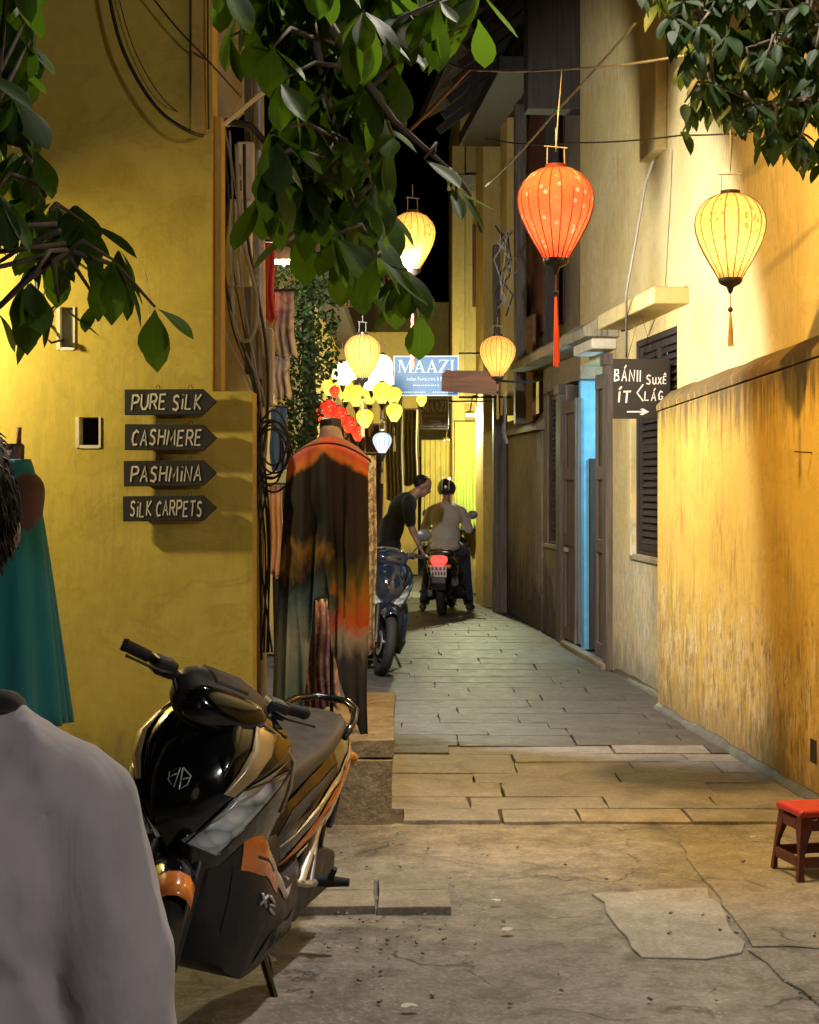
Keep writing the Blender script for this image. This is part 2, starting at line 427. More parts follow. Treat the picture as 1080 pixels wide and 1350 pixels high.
# stone slabs of the lane, row by row
WALLC = 2.884     # right wall plane: x = WALLC - 0.08 y
def wall_x(y): return WALLC - 0.08 * y
y = 7.80; row = 0
while y < 25:
    dep = rnd.uniform(0.26, 0.46) if y > 8.1 else 0.30
    xl = -0.62 if y > 7.9 else -0.10
    if row == 0: xl = -0.06
    if y > 12: xl = -1.3
    xr = wall_x(y + dep) - 0.02
    x = xl + rnd.uniform(0, 0.1); 
    while x < xr - 0.1:
        w = rnd.uniform(0.35, 1.15) if y < 17 else rnd.uniform(0.25, 0.7)
        if xr - (x + w) < 0.25: w = xr - x
        g = 0.0035 if y < 10.4 else 0.0018
        yy = y + rnd.uniform(-0.012, 0.012)
        mat = 'slab_grey' if y > 9.5 and rnd.random() < (y - 9.4) / .7 else ('slab_brown' if rnd.random() < 0.85 or y > 9.5 else 'slab_tan')
        flag([(x + g, yy + g), (x + w - g, yy + g + rnd.uniform(-.006, .006)), (x + w - g + rnd.uniform(-.005, .003), yy + dep - g), (x + g + rnd.uniform(-.003, .005), yy + dep - g)],
             -0.03, 0.008 + (rnd.uniform(-0.004, 0.006) if y < 10.4 else rnd.uniform(-.0012, .0015)) + (0.004 if row == 0 else 0), 'paving_slab', mat, ground, 0.012, 5, 0.003, 0.008 if y < 10.4 else .003, row * 50 + int(x * 10) + 700)
        x += w
    y += dep; row += 1
# loose bits of stone and litter on the floor
lit = MB(); lr = random.Random(3)
for k in range(140):
    px = lr.uniform(380, 1080); py = lr.uniform(1000, 1345)
    if lr.random() < 0.5: px = lr.gauss(520, 60); py = lr.gauss(1215, 45)
    p = G(px, max(py, 1000)); s = lr.uniform(0.002, 0.008)
    if abs(p.x) > 1.7 or p.y > 7.6: continue
    lit.box((p.x, p.y, s * 0.4 + 0.006), (s * 2, s * 1.5, s), (lr.uniform(-.5, .5), lr.uniform(-.5, .5), lr.uniform(0, 3)))
o = lit.build('gravel', 'slab_tan'); tag(o, 'loose grit and stone crumbs scattered over the worn floor', 'grit', None, 'stuff')
simple('paper_scrap', (0.7, 0.66, 0.55), 0.8)
def scrap(px, py, s, label, z=0.014):
    p = G(px, py); mb = MB(); r = random.Random(int(px))
    pts = [(s * r.uniform(.6, 1.2) * math.cos(a), s * 0.6 * r.uniform(.6, 1.2) * math.sin(a), s * r.uniform(0, .35)) for a in [i * 2 * math.pi / 9 for i in range(9)]]
    mb.add(pts + [(0, 0, s * .4)], [(i, (i + 1) % 9, 9) for i in range(9)])
    o = mb.build('paper_scrap', 'paper_scrap', loc=(p.x, p.y, z), solid=0.002); tag(o, label, 'litter', 'litter on the lane floor')
scrap(541, 1334, 0.030, 'crumpled white paper scrap at the bottom edge of the floor')
scrap(672, 1232, 0.028, 'flat pale scrap left of the light concrete patch')
scrap(653, 1193, 0.022, 'small pale scrap above the flat scrap, right of the brown tiles')
scrap(995, 1108, 0.018, 'small pale scrap on the floor just left of the red stool')

# ================================================================== left house
DL = 8.0; SL = F / DL
lh = empty('yellow_house', (-2.0, DL, 0), label='olive yellow house front carrying the stack of arrow signs', cat='house')
def lloc(mb, name, mat, **k):       # meshes given in world coordinates, re-based on the house
    for v in mb.v: v -= Vector((-2.0, DL, 0))
    return mb.build(name, mat, lh, **k)
def wall_with_holes(mb, a0, a1, z0, z1, holes, to3, depth, mi=0, back=True):
    """rectangular wall (a along, z up) with rectangular openings; to3(a, z, t): t = 0 face, t = depth inside"""
    As = sorted({a0, a1, *[h[0] for h in holes], *[h[1] for h in holes]})
    Zs = sorted({z0, z1, *[h[2] for h in holes], *[h[3] for h in holes]})
    for i in range(len(As) - 1):
        for j in range(len(Zs) - 1):
            ac, zc = (As[i] + As[i + 1]) / 2, (Zs[j] + Zs[j + 1]) / 2
            if any(h[0] < ac < h[1] and h[2] < zc < h[3] for h in holes): continue
            q = [(As[i], Zs[j]), (As[i + 1], Zs[j]), (As[i + 1], Zs[j + 1]), (As[i], Zs[j + 1])]
            mb.add([to3(a, z, 0) for a, z in q], [(0, 1, 2, 3)], mi)
            if back: mb.add([to3(a, z, depth) for a, z in q], [(3, 2, 1, 0)], mi)
    for h in list(holes) + [(a0, a1, z0, z1)]:
        c = [(h[0], h[2]), (h[1], h[2]), (h[1], h[3]), (h[0], h[3])]
        for k in range(4):
            p, q = c[k], c[(k + 1) % 4]
            mb.add([to3(*p, 0), to3(*q, 0), to3(*q, depth), to3(*p, depth)], [(0, 1, 2, 3)], mi)
xc = (280 - CX) / SL; xb = (333 - CX) / SL; zb = CH + (HY - 516) / SL
def hole_px(x0, x1, y0, y1): return ((x0 - CX) / SL, (x1 - CX) / SL, CH + (HY - y1) / SL, CH + (HY - y0) / SL)
h1 = hole_px(101, 132, 550, 590); h2 = hole_px(76, 98, 405, 461)
mb = MB()
wall_with_holes(mb, -5.0, xc, zb, 7.0, [h2], lambda a, z, t: (a, DL + t, z), 0.22)
wall_with_holes(mb, -5.0, xb, 0, zb, [h1], lambda a, z, t: (a, DL + t, z), 0.22)
lloc(mb, 'wall', 'plaster_left')
# side wall running back beside the recess, and the inner wall that closes it
mb = MB().cbox(-2.2, -1.95, DL + 0.23, 12.6, 0, 4.2)
lloc(mb, 'side_wall', 'plaster_far')
for h in (h1, h2):
    mb = MB(); w = 0.012
    mb.cbox(h[0] - .004, h[0] + w, DL - .006, DL + .1, h[2], h[3]); mb.cbox(h[0] + w + .001, h[1] - w*.5, DL - .005, DL + .1, h[2] - .004, h[2] + w)
    mb.cbox(h[1] - w * .5, h[1] + .004, DL - .006, DL + .1, h[2], h[3])
    lloc(mb, 'niche_rim', 'cream_paint')
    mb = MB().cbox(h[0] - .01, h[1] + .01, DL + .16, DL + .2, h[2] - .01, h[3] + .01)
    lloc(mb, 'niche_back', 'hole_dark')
p0 = P(62, 450, 7.93)
mb = MB().tube([P(57, 425, 7.985), P(60, 445, 7.95), P(68, 452, 7.93), P(78, 449, 7.95), P(84, 448, 8.05)], 0.006, 6)
lloc(mb, 'niche_cable', 'cable_black', smooth=True)
mb = MB().cbox((79 - CX) / SL, (95 - CX) / SL, DL + .04, DL + .15, h2[2] + .02, h2[3] - .0)
lloc(mb, 'niche_unit', 'steel_galv', bevel=.01)
# corner board above the pier
mb = MB()
mb.cbox((253 - CX) / SL, (274 - CX) / SL, DL - 0.03, DL + 0.05, CH + (HY - 178) / SL, 5.5)
lloc(mb, 'corner_board', 'plaster_far', bevel=0.006)
mb = MB().cbox((280.6 - CX) / SL, (291 - CX) / SL, DL + 0.05, DL + 0.2, zb + .002, CH + (HY - 150) / SL)
lloc(mb, 'corner_trim', 'plaster_far', bevel=0.006)

# ================================================================== right house
ANG = math.atan2(1.0, -0.08)
rh = empty('yellow_shop_house', (WALLC, 0, 0), (0, 0, ANG), 'long stained yellow house wall on the right with louvred window and blue lit door', 'house')
# local: x = u (away from camera), y = n (towards the lane), z
def ru(px, n=0.0, c=WALLC):
    d = F * (c - n) / (px - CX + 0.08 * F); return d * 1.0032
WIN = (ru(893), ru(837), 1.05, 2.76)
DOOR = (ru(806), ru(754), -0.02, 2.74)
WIN2 = (ru(746), ru(722), 0.98, 2.60)
UEND = ru(765)
mb = MB()
f3 = lambda a, z, t: (a, -t, z)
wall_with_holes(mb, 3.0, DOOR[0], 0, 7.0, [WIN], f3, 0.25)
mb.build('wall', 'plaster_right', rh)
MB().cbox(DOOR[0] + .002, UEND, -.25, -.001, DOOR[3], 7.0).build('wall_over_door', 'plaster_right', rh)
mb = MB()
wall_with_holes(mb, ru(739), ru(716), 0, 2.86, [WIN2], lambda a, z, t: (a, -t - .003, z), 0.25)
mb.build('wall_lower', 'plaster_grey', rh)
MB().cbox(UEND + .002, ru(739) - .002, -.25, -.004, 2.62, 2.858).build('door_lintel', 'plaster_grey', rh)
# low wall with its sloping coping
LEND = ru(866, 0.15)
mb = MB().loft([[(u, .002, 0), (u, .15, 0), (u, .15, 2.14 + (LEND - u) * .035), (u, .002, 2.14 + (LEND - u) * .035)] for u in (3.0, LEND)])
low = mb.build('low_wall', 'plaster_low', rh, bevel=0.02)
mb = MB()
prof = [(0.0, 2.30), (0.05, 2.28), (0.11, 2.23), (0.155, 2.18), (0.153, 2.142), (0.0, 2.142)]
rings = []
for i in range(41):
    u = 3.0 + (LEND - 3.0 + 0.01) * i / 40
    drop = 0.012 * noise.noise(Vector((u * 3, 0, 0)))
    zs = (LEND - u) * 0.035
    rings.append([(u, a + (0.01 * noise.noise(Vector((u * 4, a * 9, 3))) if a > .01 else 0.003), z + zs + (drop if z > 2.15 else 0)) for a, z in prof])
mb.loft(rings)
mb.build('coping', 'plaster_low', low, smooth=True, angle=50)
# skirting of mortar along the foot
rings = []
for i in range(60):
    u = 4.0 + (14.0 - 4.0) * i / 59; n0 = 0.15 if u < LEND else 0.0
    k = noise.noise(Vector((u * 2.3, 5, 1)))
    rings.append([(u, n0 - .02, 0.05 + .03 * k), (u, n0 + .012, 0.045 + .03 * k), (u, n0 + .05 + .03 * k, 0.012), (u, n0 + .06 + .03 * k, -0.01), (u, n0 - .02, -.01)])
MB().loft(rings).build('mortar_foot', 'slab_grey', rh, smooth=True)
# nail and slot in the low wall
def on_low(px, py, n=0.15):
    u = ru(px, n); d = u / 1.0032; return u, CH + (HY - py) * d / F
u, z = on_low(1070, 597); MB().tube([(u, 0.14, z), (u + .01, 0.24, z + .006)], 0.004, 6).build('nail', 'iron', rh)
u, z = on_low(1072, 990); MB().cbox(u - .05, u + .05, 0.145, 0.152, z - .06, z + .06).build('vent_slot', 'hole_dark', rh)
# window with louvred leaves
def shutter(parent, a0, a1, z0, z1, n0, nslat, name='shutter'):
    fr = 0.055
    mb = MB()
    mb.cbox(a0, a0 + fr, n0 - .02, n0 + .02, z0, z1); mb.cbox(a1 - fr, a1, n0 - .02, n0 + .02, z0, z1)
    for zz in (z0, (z0 + z1) / 2 - fr / 2, z1 - fr): mb.cbox(a0 + fr + .001, a1 - fr - .001, n0 - .018, n0 + .018, zz, zz + fr)
    sh = mb.build(name, 'dark_wood', parent, bevel=0.004)
    sl = MB(); L = a1 - a0 - 2 * fr
    sl.box((0, 0, 0), (L, 0.008, 0.06), (R(38), 0, 0)); me = None
    for half in range(2):
        za, zb_ = (z0 + fr, (z0 + z1) / 2 - fr / 2) if half == 0 else ((z0 + z1) / 2 + fr / 2, z1 - fr)
        k = nslat // 2
        for i in range(k):
            zc = za + (zb_ - za) * (i + 0.5) / k
            if me is None:
                o = sl.build('slat', 'dark_wood', sh, loc=((a0 + a1) / 2, n0, zc)); me = o.data
            else:
                o = bpy.data.objects.new('slat', me); COL.objects.link(o); o.parent = sh; o.location = ((a0 + a1) / 2, n0, zc)
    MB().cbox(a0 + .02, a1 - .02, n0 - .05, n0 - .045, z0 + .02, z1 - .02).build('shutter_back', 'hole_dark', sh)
    return sh
def window(W_, nsl):
    m = (W_[0] + W_[1]) / 2
    shutter(rh, W_[0] + .05, m - .004, W_[2] + .03, W_[3] - .05, -.05, nsl)
    shutter(rh, m + .004, W_[1] - .05, W_[2] + .03, W_[3] - .05, -.05, nsl)
    mb = MB()
    mb.cbox(W_[0] - .0, W_[0] + .045, -.16, -.012, W_[2], W_[3]); mb.cbox(W_[1] - .045, W_[1], -.16, -.012, W_[2], W_[3])
    mb.cbox(W_[0] + .046, W_[1] - .046, -.16, -.012, W_[3] - .045, W_[3]); mb.cbox(W_[0] + .046, W_[1] - .046, -.16, -.012, W_[2], W_[2] + .028)
    mb.build('window_frame', 'dark_wood', rh, bevel=.004)
    MB().cbox(W_[0] - .1, W_[1] + .1, -.02, .025, W_[2] - .05, W_[2] - .002).build('window_sill', 'cornice_stone', rh, bevel=.01)
window(WIN, 26); window(WIN2, 26)
mb = MB().cbox(WIN[1] + .003, WIN[1] + .12, -.1, .035, WIN[2] - .02, WIN[3] + .10); mb.build('window_surround', 'plaster_right', rh, bevel=.008)
# hoods
mb = MB(); mb.cbox(WIN[0] - .35, WIN[1] + .22, -.05, .26, WIN[3] + .12, WIN[3] + .24); mb.build('window_hood', 'plaster_right', rh, bevel=.015)
mb = MB()
rings = []
for i in range(24):
    u = DOOR[0] - .35 + (WIN2[1] + .75 - DOOR[0] + .35) * i / 23; k = .02 * noise.noise(Vector((u * 3, 1, 1)))
    rings.append([(u, -.05, 2.86), (u, .30 + k, 2.86 + k), (u, .31 + k, 2.94 + k), (u, .18 + k, 3.02 + k), (u, -.05, 3.08 + k)])
mb.loft(rings); mb.build('cornice', 'cornice_stone', rh, bevel=.008)
mb = MB(); mb.cbox(DOOR[0] - .25, DOOR[0] + .62, .0, .22, 2.765, 2.855); mb.build('door_hood', 'cream_paint', rh, bevel=.012)
# blue lit doorway: posts, leaves, room behind
for (a0, a1, n0, n1, z1) in ((ru(808), ru(803) - .004, -.1, .06, 2.74), (ru(745) + .004, ru(739), -.1, .05, 2.62)):
    MB().cbox(a0, a1, n0, n1, 0, z1).build('door_post', 'old_wood', rh, bevel=.01)
    MB().cbox(a0 - .02, a1 + .02, n0, n1 + .02, z1 - .1, z1 + .001).build('post_cap', 'old_wood', rh, bevel=.008)
def leaf_door(hx, hy, ang, w, z1):
    d = empty('door_leaf', (hx, hy, 0), (0, 0, ang)); d.parent = rh
    mb = MB(); mb.cbox(0, w, -.02, .02, .06, z1); l = mb.build('leaf_panel', 'old_wood', d, bevel=.005)
    mb = MB()
    for zz in (.06, 1.0, 1.65, z1 - .14): mb.cbox(.0, w, -.035, .035, zz, zz + .12)
    mb.build('leaf_rail', 'old_wood', d, bevel=.005)

def flat_leaf(a0, a1, z1):
    l = MB().cbox(a0, a1, -.05, -.01, .06, z1).build('door_leaf', 'old_wood', rh, bevel=.004)
    for zz in (.07, 1.0, 1.65, z1 - .14): MB().cbox(a0 + .01, a1 - .01, -.009, .02, zz, zz + .12).build('leaf_rail', 'old_wood', l, bevel=.004)
    for aa in (a0, a1 - .07): MB().cbox(aa, aa + .07, -.008, .015, .06, z1).build('leaf_stile', 'old_wood', l, bevel=.004)
flat_leaf(ru(803), ru(787), 2.60)
flat_leaf(ru(760), ru(745), 2.45)
simple('blue_wall', (0.17, 0.46, 0.66), 0.7)
BW = ru(763) + .22
mb = MB()
mb.cbox(BW, BW + .1, -2.6, -.06, 0, 3.0); mb.cbox(DOOR[0] - 1.6, BW, -2.7, -2.6, 0, 3.0); mb.cbox(DOOR[0] - 1.7, DOOR[0] - 1.6, -2.6, -.27, 0, 3.0); mb.cbox(DOOR[0] - 1.7, BW + .1, -2.7, -.27, 3.0, 3.1)
mb.build('room_shell', 'blue_wall', rh)
MB().cbox(BW - .05, BW - .004, -.42, -.14, 0, 1.86).build('room_panel', 'dark_wood', rh, bevel=.004)
lampm = MB().box((DOOR[0] + .9, -1.4, 2.72), (.9, .05, .05)); lampm.build('room_tube_lamp', emit('room_lamp_glow', (.55, .85, 1.0), 6), rh)
point_light('room_light', (DOOR[0] + .5, -.9, 2.3), 95, (.55, .87, 1.0), .1, rh)
MB().cbox(DOOR[0] - .05, ru(750), .0, .09, -.01, .06).build('door_step', 'step_stone', rh, bevel=.02)
# upper pilaster and ledge seen above the window
mb = MB(); mb.cbox(ru(880), ru(858), .0, .09, CH + (HY - 205) * 12.4 / F, 7.0); mb.build('upper_pilaster', 'plaster_right', rh, bevel=.01)
# grille over second window: fretwork shade
# dirty grey lower wall farther on, with its ledge
GE = ru(652)
mb = MB(); mb.cbox(ru(716) + .003, GE, -.25, .02, 0, 2.2); g = mb.build('grey_wall', 'plaster_grey', rh, bevel=.01)
mb = MB()
rings = [[(u, -.1, 2.2 + .0), (u, .1, 2.2), (u, .08, 2.26), (u, -.1, 2.42)] for u in (ru(718), ru(690), ru(670), GE + .05)]
mb.loft(rings); mb.build('grey_ledge', 'plaster_grey', rh)

# ================================================================== second house on the right with dark eave
h2o = empty('timber_shop_house', (WALLC, 0, 0), (0, 0, ANG), 'old two storey house with dark overhanging eave and red brown shutters', 'house')
def hb(name, mat, a0, a1, n0, n1, z0, z1, bev=.01):
    return MB().cbox(a0, a1, n0, n1, z0, z1).build(name, mat, h2o, bevel=bev)
U0 = UEND + .02; U1 = 22.2
hb('upper_wall', 'plaster_grey', U0, U1, -.4, -.12, 2.9, 8.5)
hb('yellow_pillar', 'plaster_far', 19.6, 20.2, -.1, .16, 2.45, 6.1)
hb('yellow_pillar', 'plaster_far', 21.4, 22.2, -.1, .22, 0, 6.2)
hb('red_shutter', 'red_wood', 17.2, 18.2, -.11, -.03, 3.3, 5.9)
hb('red_shutter', 'red_wood', 18.25, 19.4, -.11, -.05, 3.3, 5.9)
hb('timber_post', 'old_wood', 18.9, 19.05, .03, .16, 2.3, 6.0)
hb('timber_post', 'old_wood', 20.5, 20.65, .03, .2, 0, 4.6)
hb('timber_post', 'dark_wood', 17.0, 17.16, -.02, .12, 3.05, 6.0)
hb('wall_board', 'old_wood', 19.1, 19.5, .03, .08, 2.4, 3.9)
hb('wall_board', 'plank_wood', 18.2, 18.7, .03, .07, 2.3, 3.5)
hb('balcony_beam', 'dark_wood', 17.4, 21.3, -.1, .55, 5.98, 6.14)
mb = MB()   # eave: boarded underside, rafters, tile edge
mb.add([(UEND - .3, 0.05, 7.6), (21.8, .05, 6.9), (21.8, 1.0, 6.4), (UEND - .3, .75, 6.75), (UEND - .3, 0.05, 8.4), (21.8, .05, 7.7), (21.8, 1.02, 6.5), (UEND - .3, .77, 6.86)],
       [(0, 1, 2, 3), (4, 5, 6, 7), (0, 1, 5, 4), (1, 2, 6, 5), (2, 3, 7, 6), (3, 0, 4, 7)])
mb.build('eave', 'roof_tile', h2o)
for i in range(10):
    u = UEND + .1 + i * .6; k = (u - UEND) / 6
    MB().box((u, .45, 6.95 - .55 * k), (.08, .95, .1), (R(-38), 0, 0)).build('rafter', 'dark_wood', h2o)
hb('dark_gable', 'dark_wood', UEND + .02, UEND + .3, -.12, .5, 5.2, 8.0)

# ================================================================== far houses closing the lane
fh = empty('far_yellow_house', (0.9, 24, 0), label='tall yellow house end wall far down the lane on the right', cat='house')
def fb(name, mat, x0, x1, y0, y1, z0, z1, par=fh, bev=.01):
    mb = MB().cbox(x0, x1, y0, y1, z0, z1)
    for v in mb.v: v -= par.location
    return mb.build(name, mat, par, bevel=bev)
fb('end_wall', 'plaster_far', .74, 1.9, 24, 31, 0, 8.0)
fb('corner_pillar', 'plaster_far', .62, .80, 23.7, 24.1, 0, 6.5)
fb('string_course', 'cornice_stone', .55, 1.6, 23.5, 23.98, 5.9, 6.05)
fb('window_shutter', 'red_wood', .92, 1.12, 23.93, 23.99, 4.2, 5.4)
fl = empty('far_left_house', (-1.2, 24, 0), label='yellow shop house far back on the left behind the lanterns', cat='house')
fb('side_wall', 'plaster_far', -3.2, -1.25, 15.5, 30, 0, 4.0, fl)
fb('front_wall', 'plaster_far', -1.3, .15, 29, 29.4, 0, 4.3, fl)
fb('roof_slab', 'roof_tile', -3.2, -.9, 15.3, 30, 4.0, 4.2, fl)
fe = empty('lane_end_house', (.3, 36, 0), label='yellow wall closing the far end of the lane', cat='house')
fb('end_wall', 'plaster_far', -2.5, 3.0, 36, 36.5, 0, 5.6, fe)
fb('doorway', 'dark_wood', .1, .5, 35.93, 36, 0, 2.2, fe)
# ================================================================== scooters
simple('tyre', (0.014, 0.014, 0.015), 0.75, bmp=0.3)
simple('rim_dark', (0.03, 0.03, 0.032), 0.35, 0.7)
simple('scooter_black', (0.006, 0.006, 0.007), 0.12, 0.0, var=0.2, coat=1.0)
simple('scooter_matt', (0.022, 0.022, 0.024), 0.5, bmp=0.25)
simple('scooter_grey', (0.06, 0.06, 0.063), 0.42)
simple('scooter_orange', (0.75, 0.22, 0.04), 0.25, coat=0.8)
simple('scooter_silver', (0.62, 0.60, 0.57), 0.3, 0.5)
simple('scooter_gold', (0.55, 0.44, 0.26), 0.3, 0.5)
simple('alloy', (0.55, 0.54, 0.52), 0.35, 0.8)
simple('seat_vinyl', (0.07, 0.067, 0.065), 0.40, bmp=0.15)
simple('scooter_blue', (0.010, 0.016, 0.030), 0.13, coat=1.0)
simple('chrome_dark', (0.10, 0.10, 0.10), 0.2, 0.9)
simple('plate_white', (0.75, 0.72, 0.68), 0.5)
simple('plate_ink', (0.25, 0.05, 0.04), 0.6)
simple('engine_dark', (0.03, 0.03, 0.03), 0.45, 0.4, bmp=0.3)
simple('amber', (0.55, 0.22, 0.03), 0.2)
simple('mark_grey', (0.55, 0.55, 0.55), 0.3, 0.3)
m, nt, b = nmat('headlamp_glass')
b.inputs['Roughness'].default_value = 0.15; b.inputs['Metallic'].default_value = 0.0
b.inputs['Coat Weight'].default_value = 1; b.inputs['Coat Roughness'].default_value = 0.02
vo = N(nt, 'TexVoronoi', feature='F1'); vo.inputs['Scale'].default_value = 13
nt.links.new(coords(nt, (1, 1, 1.6)), vo.inputs['Vector'])
nt.links.new(ramp(nt, vo.outputs['Distance'], [(0.25, (0.85, 0.93, 1.0)), (0.55, (0.50, 0.60, 0.70)), (.8, (.08, .11, .15))]), b.inputs['Base Color'])  # bright blue-white reflection is put into the base colour
bump(nt, b, vo.outputs['Distance'], .6, .03)
emit('taillight_glow', (1.0, 0.04, 0.03), 3.2)
simple('taillight_off', (0.35, 0.02, 0.015), 0.15, coat=1)

APR = [(0.36, 0.455, 0.075, 0.30), (0.46, 0.52, 0.12, 0.27), (0.56, 0.565, 0.17, 0.25), (0.67, 0.59, 0.205, 0.235), (0.78, 0.575, 0.22, 0.23), (0.87, 0.53, 0.205, 0.235), (0.94, 0.465, 0.155, 0.25), (0.99, 0.40, 0.10, 0.27)]
def apr_param(z):
    n = len(APR); i = 0
    while i < n - 2 and z > APR[i + 1][0]: i += 1
    p0, p1, p2, p3 = APR[max(0, i - 1)], APR[i], APR[i + 1], APR[min(n - 1, i + 2)]
    t = max(0, min(1, (z - p1[0]) / (p2[0] - p1[0])))
    return [.5 * (2 * p1[k] + (p2[k] - p0[k]) * t + (2 * p0[k] - 5 * p1[k] + 4 * p2[k] - p3[k]) * t * t + (3 * p1[k] - p0[k] - 3 * p2[k] + p3[k]) * t ** 3) for k in (1, 2, 3)]
def apron(t, z):
    xf, w, xb = apr_param(z)
    a = abs(t); s = 1 if t >= 0 else -1
    y = w * (1 - (1 - a) ** 1.5) ** 0.9 if a < 1 else w
    x = xf - (xf - xb) * (0.16 * a + 0.84 * a ** 2.4)
    return Vector((x, s * y * 1.07, z))
LEG = [(0.50, 0.10, 0.40, 0.62), (0.40, 0.185, 0.20, 0.64), (0.30, 0.215, 0.155, 0.60), (0.15, 0.22, 0.15, 0.46), (0.0, 0.215, 0.16, 0.36), (-0.15, 0.20, 0.19, 0.36), (-0.28, 0.16, 0.25, 0.40)]
def rear_drop(x): return .05 * max(0, min(1, (-x - .15) / .7))
def interp(tab, x):
    tab = sorted(tab)
    if x <= tab[0][0]: return tab[0][1:]
    for a, b in zip(tab, tab[1:]):
        if x <= b[0]:
            t = (x - a[0]) / (b[0] - a[0]); t = t * t * (3 - 2 * t) * 0.5 + t * 0.5
            return [p + (q - p) * t for p, q in zip(a[1:], b[1:])]
    return tab[-1][1:]
def legside(x, v, s=1):      # v 0 bottom..1 top
    w, z0, z1 = interp(LEG, x)
    return Vector((x, s * w * (0.70 + 0.30 * math.sin(math.pi * min(1, 0.15 + v * 0.62))), z0 + (z1 - z0) * v))
BOD = [(-0.06, 0.10, 0.33, 0.50), (-0.2, 0.145, 0.35, 0.60), (-0.38, 0.175, 0.40, 0.68), (-0.55, 0.185, 0.47, 0.735), (-0.72, 0.17, 0.56, 0.775), (-0.88, 0.125, 0.66, 0.80), (-1.0, 0.06, 0.73, 0.81)]
def bodside(x, v, s=1):
    w, z0, z1 = interp(BOD, x); z0 -= rear_drop(x); z1 -= rear_drop(x)
    return Vector((x, s * w * (0.62 + 0.38 * math.sin(math.pi * (0.12 + v * 0.70))), z0 + (z1 - z0) * v))
def ring_rr(x, w, z0, z1, p=2.6, n=20):
    out = []
    for k in range(n):
        a = 2 * math.pi * k / n; c, s_ = math.cos(a), math.sin(a)
        out.append((x, w * math.copysign(abs(c) ** (2 / p), c), (z0 + z1) / 2 + (z1 - z0) / 2 * math.copysign(abs(s_) ** (2 / p), s_)))
    return out
def patch(surf, quad, off, nu=8, nv=5, thick=0.004):
    """panel laid on a surface: quad = four (a, b) corners; bulges off the surface by off"""
    g = []
    for j in range(nv + 1):
        for i in range(nu + 1):
            u, v = i / nu, j / nv
            a = [(quad[0][k] * (1 - u) + quad[1][k] * u) * (1 - v) + (quad[3][k] * (1 - u) + quad[2][k] * u) * v for k in (0, 1)]
            p = surf(*a); e = 1e-3
            n = (surf(a[0] + e, a[1]) - p).cross(surf(a[0], a[1] + e) - p)
            n = n.normalized() if n.length > 1e-12 else Vector((1, 0, 0))
            if n.y * p.y + n.x * (p.x - 0.1) * 0.3 < 0: n = -n
            edge = min(u, 1 - u, v, 1 - v)
            g.append(p + n * (off * min(1, 0.35 + edge * 6)))
    mb = MB(); w = nu + 1
    mb.add(g, [(j * w + i, j * w + i + 1, (j + 1) * w + i + 1, (j + 1) * w + i) for j in range(nv) for i in range(nu)])
    return mb
def wheel(par, name, M, r=0.27, tw=0.045):
    w = empty(name); w.parent = par
    mb = MB(); prof = []
    for k in range(12):
        a = 2 * math.pi * k / 12; prof.append((r - tw * 0.95 + tw * 0.95 * math.cos(a), tw * math.sin(a)))
    seg = 40; vs = []; fs = []
    for i in range(seg):
        q = 2 * math.pi * i / seg
        for (rr, yy) in prof: vs.append((rr * math.cos(q), yy, rr * math.sin(q)))
    n = len(prof)
    for i in range(seg):
        for k in range(n):
            fs.append((i * n + k, i * n + (k + 1) % n, ((i + 1) % seg) * n + (k + 1) % n, ((i + 1) % seg) * n + k))
    mb.add(vs, fs, 0, M); mb.build('tyre', 'tyre', w, smooth=True)
    mb = MB(); Mx = M @ Matrix.Rotation(R(90), 4, 'X')
    mb.lathe([(r - .075, -.03), (r - .06, -.034), (r - .06, .034), (r - .075, .03), (r - .085, .0)], 32, Mx, 0, False, False)
    mb.lathe([(.035, -.05), (.05, -.03), (.05, .03), (.035, .05)], 16, Mx)
    for k in range(5):
        a = 2 * math.pi * k / 5
        for da in (-.14, .14):
            mb.tube([M @ Vector((.04 * math.cos(a), 0, .04 * math.sin(a))), M @ Vector(((r - .07) * math.cos(a + da), 0, (r - .07) * math.sin(a + da)))], .011, 6)
    mb.build('rim', 'rim_dark', w, smooth=True, angle=40)
    mb = MB(); mb.lathe([(.06, .045), (.105, .045), (.105, .05), (.06, .05)], 24, Mx, 0, False, False); mb.build('brake_disc', 'alloy', w)
    return w
